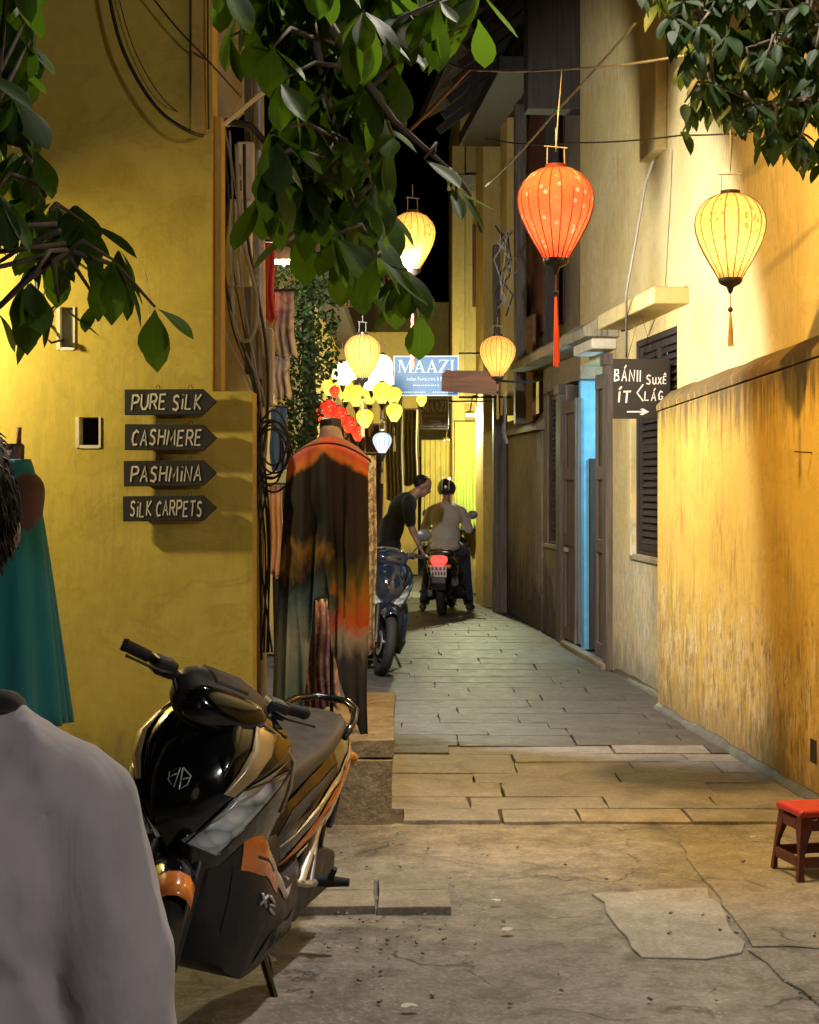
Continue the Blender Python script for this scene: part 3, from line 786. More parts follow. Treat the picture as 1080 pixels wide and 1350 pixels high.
def scooter(name, label, loc, heading, lean, steer, group, paint='scooter_black', lit=False, stand=True, marks=False):
    """heading: direction of travel as an angle in the ground plane (0 = +X)"""
    root = empty(name, loc, label=label, cat='scooter', group=group)
    root.rotation_mode = 'QUATERNION'
    root.rotation_quaternion = (Matrix.Rotation(heading, 3, 'Z') @ Matrix.Rotation(lean, 3, 'X')).to_quaternion()
    A0 = Vector((.66, 0, .27)); A1 = Vector((.335, 0, 1.0)); ax = (A1 - A0).normalized()
    S = Matrix.Translation(A1) @ Matrix.Rotation(steer, 4, ax) @ Matrix.Translation(-A1)
    S2 = Matrix.Translation(A1) @ Matrix.Rotation(steer * .62, 4, ax) @ Matrix.Translation(-A1)
    wheel(root, 'front_wheel', S2 @ Matrix.Translation((.66, 0, .27)))
    wheel(root, 'rear_wheel', Matrix.Translation((-.62, 0, .27)), .27, .052)
    def T(mb, dz=0.0, low=False):
        for i, v in enumerate(mb.v):
            if v.z > .84 and dz == 0.0: v = v + Vector((0.01, 0, -.035))
            mb.v[i] = (S2 if low else S) @ v
        return mb
    mb = MB()
    for s in (-1, 1): mb.tube([(.66, s * .075, .27), (.55, s * .075, .55), (.5, s * .06, .62)], [.02, .024, .024], 10)
    mb.tube([(.5, 0, .62), (.345, 0, .98)], .028, 10); mb.cbox(.46, .52, -.09, .09, .6, .64)
    T(mb, low=True).build('fork', 'engine_dark', root, smooth=True, angle=50)
    # front fender
    rings = []
    for i in range(15):
        a = R(58 + 122 * i / 14); rr = .295; k = i / 14
        w = .062 * (0.45 + 0.55 * math.sin(math.pi * min(1, .25 + k * .75)))
        c = Vector((.66, 0, .27)); dirv = Vector((math.cos(a), 0, math.sin(a)))
        rings.append([c + dirv * (rr + q) + Vector((0, y_ * w, 0)) for y_, q in ((-1, -.06), (-.92, -.015), (-.5, .012), (0, .02), (.5, .012), (.92, -.015), (1, -.06))])
    mb = MB().loft(rings, closed=False)
    for k_ in range(len(mb.m)): mb.m[k_] = 1 if k_ < 6 * 2 else 0
    T(mb, low=True).build('front_fender', [paint, 'scooter_orange' if marks else paint], root, smooth=True, solid=.004)
    # headset cover
    mb = MB()
    hr = [(.47, .05, .965, 1.01), (.455, .10, .93, 1.04), (.42, .145, .915, 1.075), (.37, .165, .93, 1.10), (.31, .15, .955, 1.10), (.26, .11, .985, 1.085), (.235, .05, 1.01, 1.06)]
    mb.loft([ring_rr(x, w, a, b_, 2.8) for x, w, a, b_ in hr]); T(mb).build('headset_cover', 'scooter_matt' if marks else paint, root, smooth=True, subd=1)
    mb = MB(); mb.loft([[(x, y_, z) for y_, z in ((-.085 * k, 1.07 + q), (.085 * k, 1.07 + q), (.07 * k, 1.12 + q), (-.07 * k, 1.12 + q))] for x, k, q in ((.41, .8, -.035), (.36, 1, -.022), (.29, 1, -.022), (.26, .8, -.03))])
    T(mb).build('speedometer', 'scooter_matt', root, smooth=True, angle=40, bevel=.01)
    mb = MB().loft([ring_rr(x, w, a, b_, 3.2) for x, w, a, b_ in ((.478, .045, .985, 1.0), (.468, .10, .945, 1.035), (.435, .14, .935, 1.068), (.415, .15, .94, 1.078))])
    T(mb).build('headset_visor', paint, root, smooth=True, subd=1)
    # neck under the headset
    mb = MB().loft([ring_rr(.33, .09, .0, .0)] if False else [[(x + .35, y_, z) for x, y_ in ((.09, 0), (.06, .07), (-.04, .08), (-.08, 0), (-.04, -.08), (.06, -.07))] for z in (.88, .96)])
    mb.build('steering_neck', 'scooter_matt', root, smooth=True, angle=50)
    for s in (-1, 1):
        mb = MB().tube([(.35, s * .10, 1.035), (.325, s * .20, 1.055), (.30, s * .24, 1.062)], .014, 10); T(mb).build('handlebar', 'iron', root, smooth=True)
        mb = MB().tube([(.302, s * .235, 1.062), (.30, s * .24, 1.062), (.285, s * 0.310, 1.066), (.284, s * 0.315, 1.066), (.281, s * 0.327, 1.066)], [.012, .0185, .0185, .021, .017], 14); T(mb).build('grip', 'black_rubber', root, smooth=True, angle=40)
        mb = MB().box((.325, s * .195, 1.055), (.07, .07, .055)); T(mb).build('switch_housing', 'scooter_matt', root, bevel=.012)
        mb = MB().tube([(.36, s * .18, 1.05), (.385, s * .22, 1.048), (.372, s * .28, 1.05), (.355, s * .32, 1.05), (.352, s * .328, 1.05)], [.008, .009, .007, .007, .010], 8, flat=.6); T(mb).build('brake_lever', 'iron', root, smooth=True)
        mb = MB().tube([(.37, s * .17, 1.04), (.40, s * .13, .98), (.41, s * .08, .9), (.38, s * .05, .86)], .006, 6); T(mb).build('brake_cable', 'black_rubber', root, smooth=True)
        if not marks:
            mb = MB().tube([(.33, s * .2, 1.07), (.33, s * .25, 1.15), (.32, s * .28, 1.22)], .006, 6)
            T(mb).build('mirror_stem', 'iron', root, smooth=True)
            mb = MB().lathe([(.0, -.02), (.04, -.014), (.055, 0), (.05, .004)], 16, Matrix.Translation((.31, s * .29, 1.25)) @ Matrix.Rotation(R(-90), 4, 'Y'), ry=1.25); T(mb).build('mirror', 'scooter_grey', root, smooth=True, angle=50)
    # apron
    mb = MB(); n = 28; rings = []
    for i in range(24):
        z = .36 + (.99 - .36) * i / 23
        f_ = [apron(-1 + 2 * k / n, z) for k in range(n + 1)]
        xf, w, xb = apr_param(z)
        rings.append(f_ + [Vector((xb - .03, w * .5, z)), Vector((xb - .035, 0, z)), Vector((xb - .03, -w * .5, z))])
    mb.loft(rings); ap = mb.build('front_cowl', paint, root, smooth=True, angle=60)
    for s in (-1, 1):
        q = lambda *c: [(s * a, b_) for a, b_ in c]
        patch(apron, q((.12, .605), (.46, .565), (.97, .80), (.52, .765)), .010, 12, 6).build('headlight', 'headlamp_glass', ap, smooth=True)
        patch(apron, q((.08, .615), (.13, .605), (.56, .77), (.98, .835)), .014, 12, 3).build('headlight_brow', 'scooter_silver' if marks else 'scooter_grey', ap, smooth=True)
        rim_ = []
        for (c0, c1) in (((.12, .605), (.46, .565)), ((.46, .565), (.97, .80)), ((.97, .80), (.52, .765)), ((.52, .765), (.12, .605))):
            for k_ in range(8): rim_.append(apron(s * (c0[0] + (c1[0] - c0[0]) * k_ / 8), c0[1] + (c1[1] - c0[1]) * k_ / 8) + Vector((.004, s * .005, 0)))
        MB().tube(rim_, .0035, 5, closed=True).build('headlight_rim', 'chrome_dark', ap, smooth=True)
        if marks: MB().tube([apron(s * t_, z_) + Vector((.003, s * .003, 0)) for t_, z_ in ((.55, .985), (.72, .95), (.90, .90), (1.0, .82), (1.0, .74), (.99, .66))], .006, 6).build('cowl_edge', 'scooter_gold', ap, smooth=True)
        patch(apron, q((.52, .79), (.66, .79), (.98, .86), (.86, .91)), .012, 8, 3).build('cowl_wing', 'scooter_black' if marks else paint, ap, smooth=True)
        patch(apron, q((.36, .755), (.47, .745), (.86, .90), (.66, .93)), .021, 10, 3).build('cowl_stripe', 'scooter_gold' if marks else 'chrome_dark', ap, smooth=True)
        patch(apron, q((.26, .85), (.34, .80), (.50, .93), (.42, .965)), .012, 8, 3).build('cowl_crest', paint, ap, smooth=True)
    if marks:   # winged diamond emblem: raised outline strokes
        def em(a, b_): return apron(a * .36, .785 + b_)
        for pts in ([(-.22, .012), (-.02, .03), (-.05, -.025), (-.2, -.01), (-.22, .012)], [(.02, .03), (.2, .012), (.18, -.012), (.04, -.03), (.02, .03)], [(-.18, 0), (-.06, .012)], [(.06, .0), (.17, .006)]):
            MB().tube([em(a, b_) + Vector((.004, 0, 0)) for a, b_ in pts], .0024, 6).build('emblem_stroke', 'mark_grey', ap, smooth=True)
    # leg shield and belly
    mb = MB(); rings = []
    for i in range(30):
        x = .50 - .78 * i / 29
        L = [legside(x, k / 9, 1) for k in range(10)]; rings.append(L + [Vector((p.x, -p.y, p.z)) for p in reversed(L)])
    mb.loft(rings); lg = mb.build('leg_shield', 'scooter_matt', root, smooth=True, angle=50)
    for s in (-1, 1):
        ls = lambda a, b_, s=s: legside(a, b_, s)
        patch(ls, [(.42, .70), (.16, .76), (.13, .98), (.41, .99)], .008, 8, 4).build('badge_panel', 'scooter_orange' if marks else paint, lg, smooth=True)
        patch(ls, [(.30, .90), (.06, .80), (-.10, .97), (.22, 1.0)], .012, 8, 3).build('floor_trim', 'scooter_silver' if marks else 'scooter_grey', lg, smooth=True)
        patch(ls, [(.44, .15), (.05, .45), (.02, .74), (.44, .70)], .009, 10, 5).build('belly_panel', 'scooter_matt' if marks else paint, lg, smooth=True)
        patch(ls, [(.25, .08), (-.08, .2), (-.10, .55), (.13, .50)], .012, 8, 4).build('vent_panel', 'scooter_grey', lg, smooth=True)
        for k in range(4):
            patch(ls, [(.19 - .06 * k, .16 + .04 * k), (.165 - .06 * k, .17 + .04 * k), (.125 - .06 * k, .46), (.15 - .06 * k, .45)], .018, 2, 3).build('vent_fin', 'scooter_matt', lg)
        if marks:
            tx = MB()
            for pts in ([(.33, .60), (.30, .52)], [(.335, .52), (.295, .60)], [(.27, .605), (.225, .605), (.222, .58), (.265, .55), (.262, .52), (.215, .52)]):
                tx.tube([ls(a, b_) + Vector((0, s * .014, 0)) for a, b_ in pts], .005, 6)
            tx.build('side_mark', 'mark_grey', lg, smooth=True)
            patch(ls, [(.37, .80), (.20, .83), (.20, .88), (.37, .86)], .0105, 6, 2).build('badge_print', 'scooter_matt', lg)
    # floor spine between apron and seat
    mb = MB().loft([ring_rr(x, w, a, b_, 3) for x, w, a, b_ in ((.36, .13, .40, .86), (.28, .14, .30, .74), (.2, .12, .28, .52), (.05, .12, .27, .44), (-.1, .13, .28, .52), (-.2, .12, .3, .6))])
    mb.build('centre_spine', 'scooter_matt', root, smooth=True)
    # rear body
    mb = MB(); rings = []
    for i in range(30):
        x = -.06 - .94 * i / 29
        L = [bodside(x, k / 9, 1) for k in range(10)]; rings.append(L + [Vector((p.x, -p.y, p.z)) for p in reversed(L)])
    mb.loft(rings); bd = mb.build('rear_body', paint, root, smooth=True, angle=50)
    for s in (-1, 1):
        bs = lambda a, b_, s=s: bodside(a, b_, s)
        patch(bs, [(-.09, .16), (-.50, .20), (-.97, .62), (-.52, .56)], .009, 16, 4).build('side_stripe', 'scooter_orange' if marks else paint, bd, smooth=True)
        patch(bs, [(-.12, .50), (-.50, .60), (-.97, .80), (-.50, .70)], .011, 16, 3).build('side_trim', 'scooter_gold' if marks else 'chrome_dark', bd, smooth=True)
        patch(bs, [(-.10, .04), (-.5, .03), (-.95, .36), (-.5, .15)], .011, 16, 3).build('lower_trim', 'scooter_silver' if marks else 'chrome_dark', bd, smooth=True)
        patch(bs, [(-.30, .30), (-.34, .30), (-.62, .50), (-.60, .54)], .014, 8, 2).build('stripe_slash', 'scooter_black', bd, smooth=True)
        patch(bs, [(-.08, .66), (-.34, .74), (-.60, .84), (-.2, .88)], .008, 10, 3).build('side_flank', 'scooter_grey' if marks else paint, bd, smooth=True)
    # seat
    sr = [(-.07, .075, .50, .57), (-.13, .11, .55, .67), (-.24, .135, .60, .735), (-.38, .15, .66, .755), (-.52, .16, .70, .79), (-.64, .158, .735, .835), (-.76, .14, .755, .845), (-.86, .105, .775, .845), (-.90, .06, .79, .83)]
    MB().loft([ring_rr(x, w, a - rear_drop(x), b_ - rear_drop(x), 2.9) for x, w, a, b_ in sr]).build('seat', 'seat_vinyl', root, smooth=True, subd=1)
    # grab rail
    pts = [(-.68, .155, .79), (-.80, .15, .825), (-.93, .12, .85), (-1.01, .06, .86), (-1.02, 0, .86), (-1.01, -.06, .86), (-.93, -.12, .85), (-.80, -.15, .825), (-.68, -.155, .79)]
    MB().tube([(a, b_, c - .05) for a, b_, c in pts], .014, 8).build('grab_rail', 'chrome_dark', root, smooth=True)
    # tail lamp, plate, rear mudguard
    MB().loft([ring_rr(x, w, a, b_, 2.6) for x, w, a, b_ in ((-.93, .10, .645, .75), (-1.0, .095, .625, .75), (-1.04, .08, .625, .72), (-1.055, .045, .645, .695))]).build('tail_lamp', 'taillight_glow' if lit else 'taillight_off', root, smooth=True)
    for s in (-1, 1):
        MB().loft([ring_rr(x, w, a, b_, 2.3) for x, w, a, b_ in ((-.92, .035, .59, .64), (-.97, .032, .59, .635), (-.985, .02, .60, .625))]).build('turn_signal', 'amber', root, smooth=True)
    o1 = [o for o in root.children if o.name.startswith('turn_signal')]
    for o, s in zip(o1, (-1, 1)): o.location.y = s * .115
    MB().loft([[(x, -w, z), (x, w, z), (x - .02, w, z - .0), (x - .02, -w, z)] for x, w, z in ((-.90, .10, .70), (-.98, .10, .55), (-1.0, .085, .42), (-.97, .08, .33))]).build('rear_mudguard', 'scooter_matt', root, bevel=.01)
    pl = MB().box((-1.015, 0, .56), (.006, .19, .14), (0, R(-8), 0)).build('number_plate', 'plate_white', root, bevel=.004)
    inkm = MB(); ir = random.Random(4)
    for rrow in range(2):
        for k in range(4 + rrow):
            yy = -.07 + .14 * k / (3 + rrow)
            inkm.box((-1.0195 + .009 * rrow - .004, yy, .59 - .06 * rrow), (.002, .022, .040), (0, R(-8), ir.uniform(-.1, .1)))
    tag(inkm.build('plate_digits', 'plate_ink', pl), kind='stuff')
    # engine, case, stand, pegs
    mb = MB(); mb.loft([ring_rr(x, w, a, b_, 3) for x, w, a, b_ in ((-.18, .10, .20, .36), (-.3, .12, .17, .40), (-.45, .11, .18, .42), (-.56, .07, .2, .36))]); mb.build('engine', 'engine_dark', root, smooth=True)
    mb = MB()
    vs = [(x, z) for x, z in ((-.20, .22), (-.25, .34), (-.4, .38), (-.6, .36), (-.72, .32), (-.74, .24), (-.66, .19), (-.45, .19), (-.28, .17))]
    mb.prism(vs, .07, Matrix.Translation((0, .17, 0)) @ Matrix.Rotation(R(90), 4, 'X')); mb.build('transmission_case', 'engine_dark', root, bevel=.012)
    mb = MB().tube([(-.3, -.13, .22), (-.5, -.17, .24), (-.6, -.18, .27)], .025, 10).tube([(-.55, -.18, .26), (-.65, -.185, .30), (-.95, -.19, .42)], [.035, .055, .045], 14); mb.build('exhaust', 'scooter_matt', root, smooth=True, angle=50)
    for s in (-1, 1):
        mb = MB(); t_ = .02; yb = s * .155
        def bar(a, b_, r0, r1): mb.tube([(a[0], yb, a[1]), (b_[0], yb + s * .01, b_[1])], [r0, r1], 8, flat=.55)
        bar((-.10, .36), (-.36, .285), .022, .026); bar((-.50, .50), (-.27, .315), .016, .024); bar((-.36, .285), (-.47, .265), .03, .026); bar((-.46, .44), (-.40, .27), .012, .02)
        mb.build('footpeg_bracket', 'alloy', root, smooth=True, angle=60)
        mb = MB().tube([(-.47, s * .15, .265), (-.475, s * .21, .275), (-.48, s * .29, .285)], [.016, .022, .014], 8).tube([(-.475, s * .22, .28), (-.455, s * .24, .33)], [.014, .010], 6)
        mb.build('footpeg', 'black_rubber', root, smooth=True, angle=50)
        mb = MB().tube([(-.62, s * .12, .27), (-.60, s * .13, .45), (-.58, s * .13, .55)], .022, 8); mb.build('shock_absorber', 'engine_dark', root, smooth=True)
    if stand:
        k = .19
        mb = MB().tube([(-.02, .10, .22), (0.0, .16, .12), (.03, k + .035, .012)], [.016, .013, .012], 8).box((.035, k + .05, .008), (.07, .045, .012)); mb.build('side_stand', 'chrome_dark', root, smooth=True, angle=40)
        mb = MB().tube([(-.0, .13, .17), (-.04, .165, .12), (-.035, .185, .07), (.015, k + .01, .05)], .004, 6); mb.build('stand_spring', 'iron', root, smooth=True)
    else:
        pass
    return root
al = R(13)
sc1 = scooter('parked_scooter', 'black and orange scooter on its side stand in front of the yellow wall', (-.635, 5.26, 0), math.atan2(-math.cos(al), -math.sin(al)), R(-8), R(44), 'scooters in the lane', marks=True)
sc1.rotation_quaternion = (Matrix.Rotation(math.atan2(-math.cos(al), -math.sin(al)), 3, 'Z') @ Matrix.Rotation(R(-8), 3, 'X')).to_quaternion()
sc2 = scooter('parked_scooter', 'dark blue scooter parked nose out behind the dressed mannequin', (-.30, 14.35, 0.012), R(-84), R(-5), R(12), 'scooters in the lane', paint='scooter_blue')
sc3 = scooter('ridden_scooter', 'black scooter with lit red tail lamp carrying the rider', (.47, 20.5, 0.012), R(83), 0, R(-4), 'scooters in the lane', lit=True, stand=False)
# ================================================================== people
m, nt, b = nmat('skin')
nt.links.new(ramp(nt, noise_n(nt, coords(nt), 18, 4), [(0.3, (0.26, 0.135, 0.08)), (0.7, (0.34, 0.19, 0.12))]), b.inputs['Base Color'])
b.inputs['Roughness'].default_value = 0.5; b.inputs['Subsurface Weight'].default_value = 0.1
b.inputs['Subsurface Radius'].default_value = (0.02, 0.008, 0.005)
def cloth_mat(name, col, rough=0.9, weave=260, fold=0.35):
    m, nt, b = nmat(name)
    v = coords(nt)
    nt.links.new(ramp(nt, noise_n(nt, v, 7, 5), [(0.3, [c * 0.82 for c in col]), (0.7, [min(1, c * 1.08) for c in col])]), b.inputs['Base Color'])
    b.inputs['Roughness'].default_value = rough; b.inputs['Specular IOR Level'].default_value = 0.2
    b.inputs['Sheen Weight'].default_value = 0.15
    h = mathn(nt, 'ADD', noise_n(nt, coords(nt, (1, 1, .45)), 9, 4, .5, .6), mathn(nt, 'MULTIPLY', noise_n(nt, v, weave, 2), 0.012))
    bump(nt, b, h, fold, 0.02)
    return m
cloth_mat('shirt_grey', (0.47, 0.43, 0.43), fold=.4); cloth_mat('collar_black', (0.012, 0.012, 0.013))
cloth_mat('shirt_taupe', (0.46, 0.40, 0.34)); cloth_mat('jeans_dark', (0.022, 0.028, 0.042)); cloth_mat('shirt_black', (0.012, 0.012, 0.012))
simple('hair_black', (0.008, 0.007, 0.006), 0.55, spec=.15); simple('shoe_dark', (0.03, 0.025, 0.022), 0.6)
simple('helmet_black', (0.02, 0.02, 0.022), 0.15, coat=1); simple('helmet_white', (0.7, 0.7, 0.66), 0.25)
def capsule_chain(mb, pts, rad, seg=14, sx=1.0):
    """a run of balls and tapered tubes, later fused by remeshing"""
    for (p, r) in zip(pts, rad):
        mb.lathe([(max(1e-4, r * math.sin(math.pi * i / 8)), -r * math.cos(math.pi * i / 8)) for i in range(9)], seg, Matrix.Translation(Vector(p)))
    for (p, q, r, t) in zip(pts, pts[1:], rad, rad[1:]): mb.tube([p, q], [r, t], seg)
def ellipsoid(mb, c, r, rot=(0, 0, 0)):
    mb.lathe([(max(1e-4, math.sin(math.pi * i / 10)), -math.cos(math.pi * i / 10)) for i in range(11)], 18,
             Matrix.Translation(Vector(c)) @ Euler(rot).to_matrix().to_4x4() @ Matrix.Diagonal((r[0], r[1], r[2], 1)))
def fuse(mb, name, mat, parent, voxel=0.012, smooth=6, cutters=None, keep=None):
    """fuse overlapping volumes into one continuous surface"""
    me = mb.mesh(name); o = bpy.data.objects.new(name, me); COL.objects.link(o)
    bm = bmesh.new(); bm.from_mesh(me); bmesh.ops.recalc_face_normals(bm, faces=bm.faces); bm.to_mesh(me); bm.free()
    md = o.modifiers.new('r', 'REMESH'); md.mode = 'VOXEL'; md.voxel_size = voxel
    md = o.modifiers.new('s', 'SMOOTH'); md.iterations = smooth; md.factor = 0.5
    dg = bpy.context.evaluated_depsgraph_get()
    m2 = bpy.data.meshes.new_from_object(o.evaluated_get(dg))
    bpy.data.objects.remove(o); bpy.data.meshes.remove(me)
    if keep:
        bm = bmesh.new(); bm.from_mesh(m2)
        bmesh.ops.delete(bm, geom=[v for v in bm.verts if not keep(v.co)], context='VERTS'); bm.to_mesh(m2); bm.free()
    m2.materials.clear(); m2.materials.append(MATS[mat])
    for p in m2.polygons: p.use_smooth = True
    m2.name = name
    o = bpy.data.objects.new(name, m2); COL.objects.link(o); o.parent = parent
    return o
def wrinkle(o, amp, sc_, stretch=(1, 1, .4)):
    for v in o.data.vertices:
        q = Vector((v.co.x * stretch[0], v.co.y * stretch[1], v.co.z * stretch[2])) * sc_
        v.co += v.normal * (noise.noise(q) * amp + noise.noise(q * 2.3) * amp * .4)
def head_at(mb, c, yaw=0.0, pitch=0.0, s=1.0):
    """head with brow, nose, jaw and ears; faces local +y before yaw"""
    M = Matrix.Translation(Vector(c)) @ Matrix.Rotation(yaw, 4, 'Z') @ Matrix.Rotation(pitch, 4, 'X') @ Matrix.Scale(s, 4)
    def el(cc, r, rot=(0, 0, 0)):
        mb.lathe([(max(1e-4, math.sin(math.pi * i / 10)), -math.cos(math.pi * i / 10)) for i in range(11)], 18, M @ Matrix.Translation(cc) @ Euler(rot).to_matrix().to_4x4() @ Matrix.Diagonal((*r, 1)))
    el((0, -.01, .03), (.074, .092, .09)); el((0, .03, -.045), (.055, .06, .065)); el((0, .058, -.09), (.028, .026, .022))
    el((0, .092, -.012), (.013, .022, .026), (R(-25), 0, 0)); el((0, .074, .03), (.048, .018, .014)); el((0, .082, -.055), (.022, .012, .008))
    for sg in (-1, 1):
        el((sg * .074, -.008, -.005), (.010, .020, .032)); el((sg * .034, .068, -.02), (.022, .018, .02))
    return M
def hand(mb, w, fwd, palm, s=1.0, curl=0.9, thumb=1):
    """palm and five bent fingers; w wrist point, fwd towards the fingers, palm = palm normal"""
    f = Vector(fwd).normalized(); n = Vector(palm); n = (n - f * n.dot(f)).normalized(); a = f.cross(n) * thumb
    w = Vector(w)
    for k in range(3):
        ellc = w + f * (.035 + .02 * k) * s
        capsule_chain(mb, [ellc - a * .022 * s, ellc + a * .022 * s], [.016 * s, .016 * s], 8)
    for k, L in enumerate((.068, .078, .073, .058)):
        base = w + f * .085 * s + a * (.03 - .02 * k) * s
        p1 = base + (f * math.cos(curl * .4) + n * math.sin(curl * .4)) * L * .45 * s
        p2 = p1 + (f * math.cos(curl) + n * math.sin(curl)) * L * .33 * s
        p3 = p2 + (f * math.cos(curl * 1.6) + n * math.sin(curl * 1.6)) * L * .27 * s
        capsule_chain(mb, [base, p1, p2, p3], [.0095 * s, .009 * s, .0082 * s, .007 * s], 8)
    b0 = w + f * .025 * s + a * .032 * s
    capsule_chain(mb, [b0, b0 + (f * .6 + a * .6 + n * .3) * .04 * s, b0 + (f * 1.1 + a * .6 + n * .7) * .06 * s], [.012 * s, .010 * s, .008 * s], 8)

# ---- man at the left edge, seen from behind; stands facing down the lane
man = empty('person', (-.512, 1.76, 0), label='man in pale grey crew neck T-shirt with black collar cut off at the left edge', cat='person')
man.scale = (.97, .97, .968)
mb = MB()
yaw = R(12)
head_at(mb, (0.0, .03, 1.625), yaw, R(6), 1.06)
capsule_chain(mb, [(0, .015, 1.54), (0, .005, 1.46), (0, .0, 1.38)], [.060, .066, .082])
ellipsoid(mb, (0, -.01, 1.27), (.165, .10, .17)); ellipsoid(mb, (0, 0, 1.05), (.15, .10, .2)); ellipsoid(mb, (0, 0, .9), (.155, .11, .13))
for s in (-1, 1):
    capsule_chain(mb, [(s * .07, 0, 1.38), (s * .15, 0, 1.305)], [.05, .052])
    capsule_chain(mb, [(s * .165, 0, 1.28), (s * .205, -.01, 1.05), (s * .20, .07, .82)], [.055, .042, .03])
    hand(mb, (s * .20, .075, .81), (0, .1, -1), (-s, .2, 0), 1.0, .5, s)
    capsule_chain(mb, [(s * .085, 0, .86), (s * .09, .01, .48), (s * .095, -.01, .09)], [.085, .058, .04])
    capsule_chain(mb, [(s * .095, -.02, .05), (s * .10, .13, .035)], [.04, .035])
body = fuse(mb, 'body', 'skin', man, .011, 4)
mb = MB()    # T-shirt
ellipsoid(mb, (0, -.01, 1.24), (.18, .125, .185)); ellipsoid(mb, (0, 0, 1.05), (.178, .128, .26)); ellipsoid(mb, (0, 0, .88), (.185, .14, .15))
capsule_chain(mb, [(0, .0, 1.375), (0, .0, 1.30)], [.09, .12])
for s in (-1, 1):
    capsule_chain(mb, [(s * .05, 0, 1.39), (s * .15, -.004, 1.325)], [.058, .068])
    capsule_chain(mb, [(s * .165, -.005, 1.305), (s * .20, -.01, 1.13), (s * .21, -.01, 1.0)], [.07, .068, .066])
shirt = fuse(mb, 'shirt', 'shirt_grey', man, .010, 8, keep=lambda c: c.z < 1.435 and (c.z > .80) and not (abs(c.x) > .13 and c.z < .985))
wrinkle(shirt, .006, 7, (1.0, 1.0, .35))
for v in shirt.data.vertices:      # pulled folds running down the back and round the sleeve
    p = v.co; a = p.x + .35 * p.z
    q = noise.noise(Vector((p.x * 9 + p.z * 3.0, p.y * 9, p.z * 2.2)))
    q2 = noise.noise(Vector((p.x * 16 - p.z * 7.0, p.y * 14 + 3, p.z * 5)))
    v.co += v.normal * (.008 * (max(0, 1 - abs(q) * 3.6)) ** 2 + .003 * max(0, 1 - abs(q2) * 3) ** 2 - .003)

md = shirt.modifiers.new('s', 'SUBSURF'); md.levels = 1; md.render_levels = 1
mb = MB(); pts = []
for k in range(28):
    a = 2 * math.pi * k / 28
    pts.append((.088 * math.cos(a), .084 * math.sin(a) + .0, 1.428 - .020 * math.sin(a)))
mb.tube(pts, .014, 10, closed=True, flat=1.0); mb.build('collar', 'collar_black', man, smooth=True)
mb = MB(); ellipsoid(mb, (0, 0, .84), (.165, .125, .13))
for s in (-1, 1): capsule_chain(mb, [(s * .085, 0, .84), (s * .092, .01, .48), (s * .095, -.005, .10)], [.10, .078, .062])
fuse(mb, 'trousers', 'jeans_dark', man, .014, 5)
for s in (-1, 1):
    mb = MB(); capsule_chain(mb, [(s * .095, -.03, .045), (s * .10, .08, .042), (s * .105, .16, .032)], [.05, .047, .038])
    fuse(mb, 'shoe', 'shoe_dark', man, .012, 4)
Mh = Matrix.Translation((0, .03, 1.625)) @ Matrix.Rotation(yaw, 4, 'Z') @ Matrix.Rotation(R(6), 4, 'X') @ Matrix.Scale(1.06, 4)
mb = MB()
hr = random.Random(5)
for k in range(7500):     # short hair: many thin tapered locks over the skull
    th = hr.uniform(0, 2 * math.pi); ph = math.acos(hr.uniform(-.85, 1))
    d = Vector((math.sin(ph) * math.cos(th), math.sin(ph) * math.sin(th), math.cos(ph)))
    if d.y > .35 and d.z < .55: continue
    p = Vector((d.x * .077, d.y * .096 - .01, d.z * .094 + .03))
    t = (d * .10 + Vector((hr.uniform(-.35, .35), hr.uniform(-.5, .2), -.9 * (1 - abs(d.z)) + hr.uniform(-.25, .25)))).normalized()
    L = hr.uniform(.007, .018)
    mb.tube([Mh @ p, Mh @ (p + t * L * .6), Mh @ (p + t * L + Vector((0, 0, -.006)))], [.0019, .0015, .0004], 3, cap=False)
ellm = MB(); ellipsoid(ellm, (0, -.014, .036), (.079, .097, .093))
base = [Mh @ v for v in ellm.v]; keepv = [i for i, v in enumerate(ellm.v) if not (v.y > .045 and v.z < .07) and v.z > -.095]
ks = set(keepv); mb.add(base, [f for f in ellm.f if all(i in ks for i in f)])
tag(mb.build('hair', 'hair_black', man, smooth=True, fix=False), kind='stuff')

# ---- rider on the far scooter, seen from behind
rd = empty('person', (.45, 20.5, 0.012), (0, 0, R(-6)), label='rider in taupe shirt, dark jeans and black helmet sitting on the far scooter', cat='person')
zs = .80
mb = MB()
head_at(mb, (0, .16, zs + .70), 0, R(4), 1.0)
capsule_chain(mb, [(0, .13, zs + .60), (0, .10, zs + .52)], [.055, .062])
ellipsoid(mb, (0, .05, zs + .38), (.17, .105, .17)); ellipsoid(mb, (0, .0, zs + .14), (.155, .11, .17))
for s in (-1, 1):
    capsule_chain(mb, [(s * .08, .09, zs + .50), (s * .175, .10, zs + .46)], [.05, .055])
    capsule_chain(mb, [(s * .185, .10, zs + .45), (s * .27, .20, zs + .22), (s * .29, .42, zs + .20)], [.052, .042, .03])
    hand(mb, (s * .29, .42, zs + .20), (0, 1, -.1), (0, -.3, -1), 1.0, 1.3, s)
    capsule_chain(mb, [(s * .09, .03, zs + .03), (s * .20, .38, zs - .08), (s * .23, .20, zs - .45), (s * .25, .18, .10)], [.085, .06, .05, .04])
fuse(mb, 'body', 'skin', rd, .014, 4)
mb = MB()
ellipsoid(mb, (0, .05, zs + .38), (.20, .135, .19)); ellipsoid(mb, (0, .0, zs + .16), (.195, .15, .20)); ellipsoid(mb, (0, -.03, zs + .02), (.19, .15, .08))
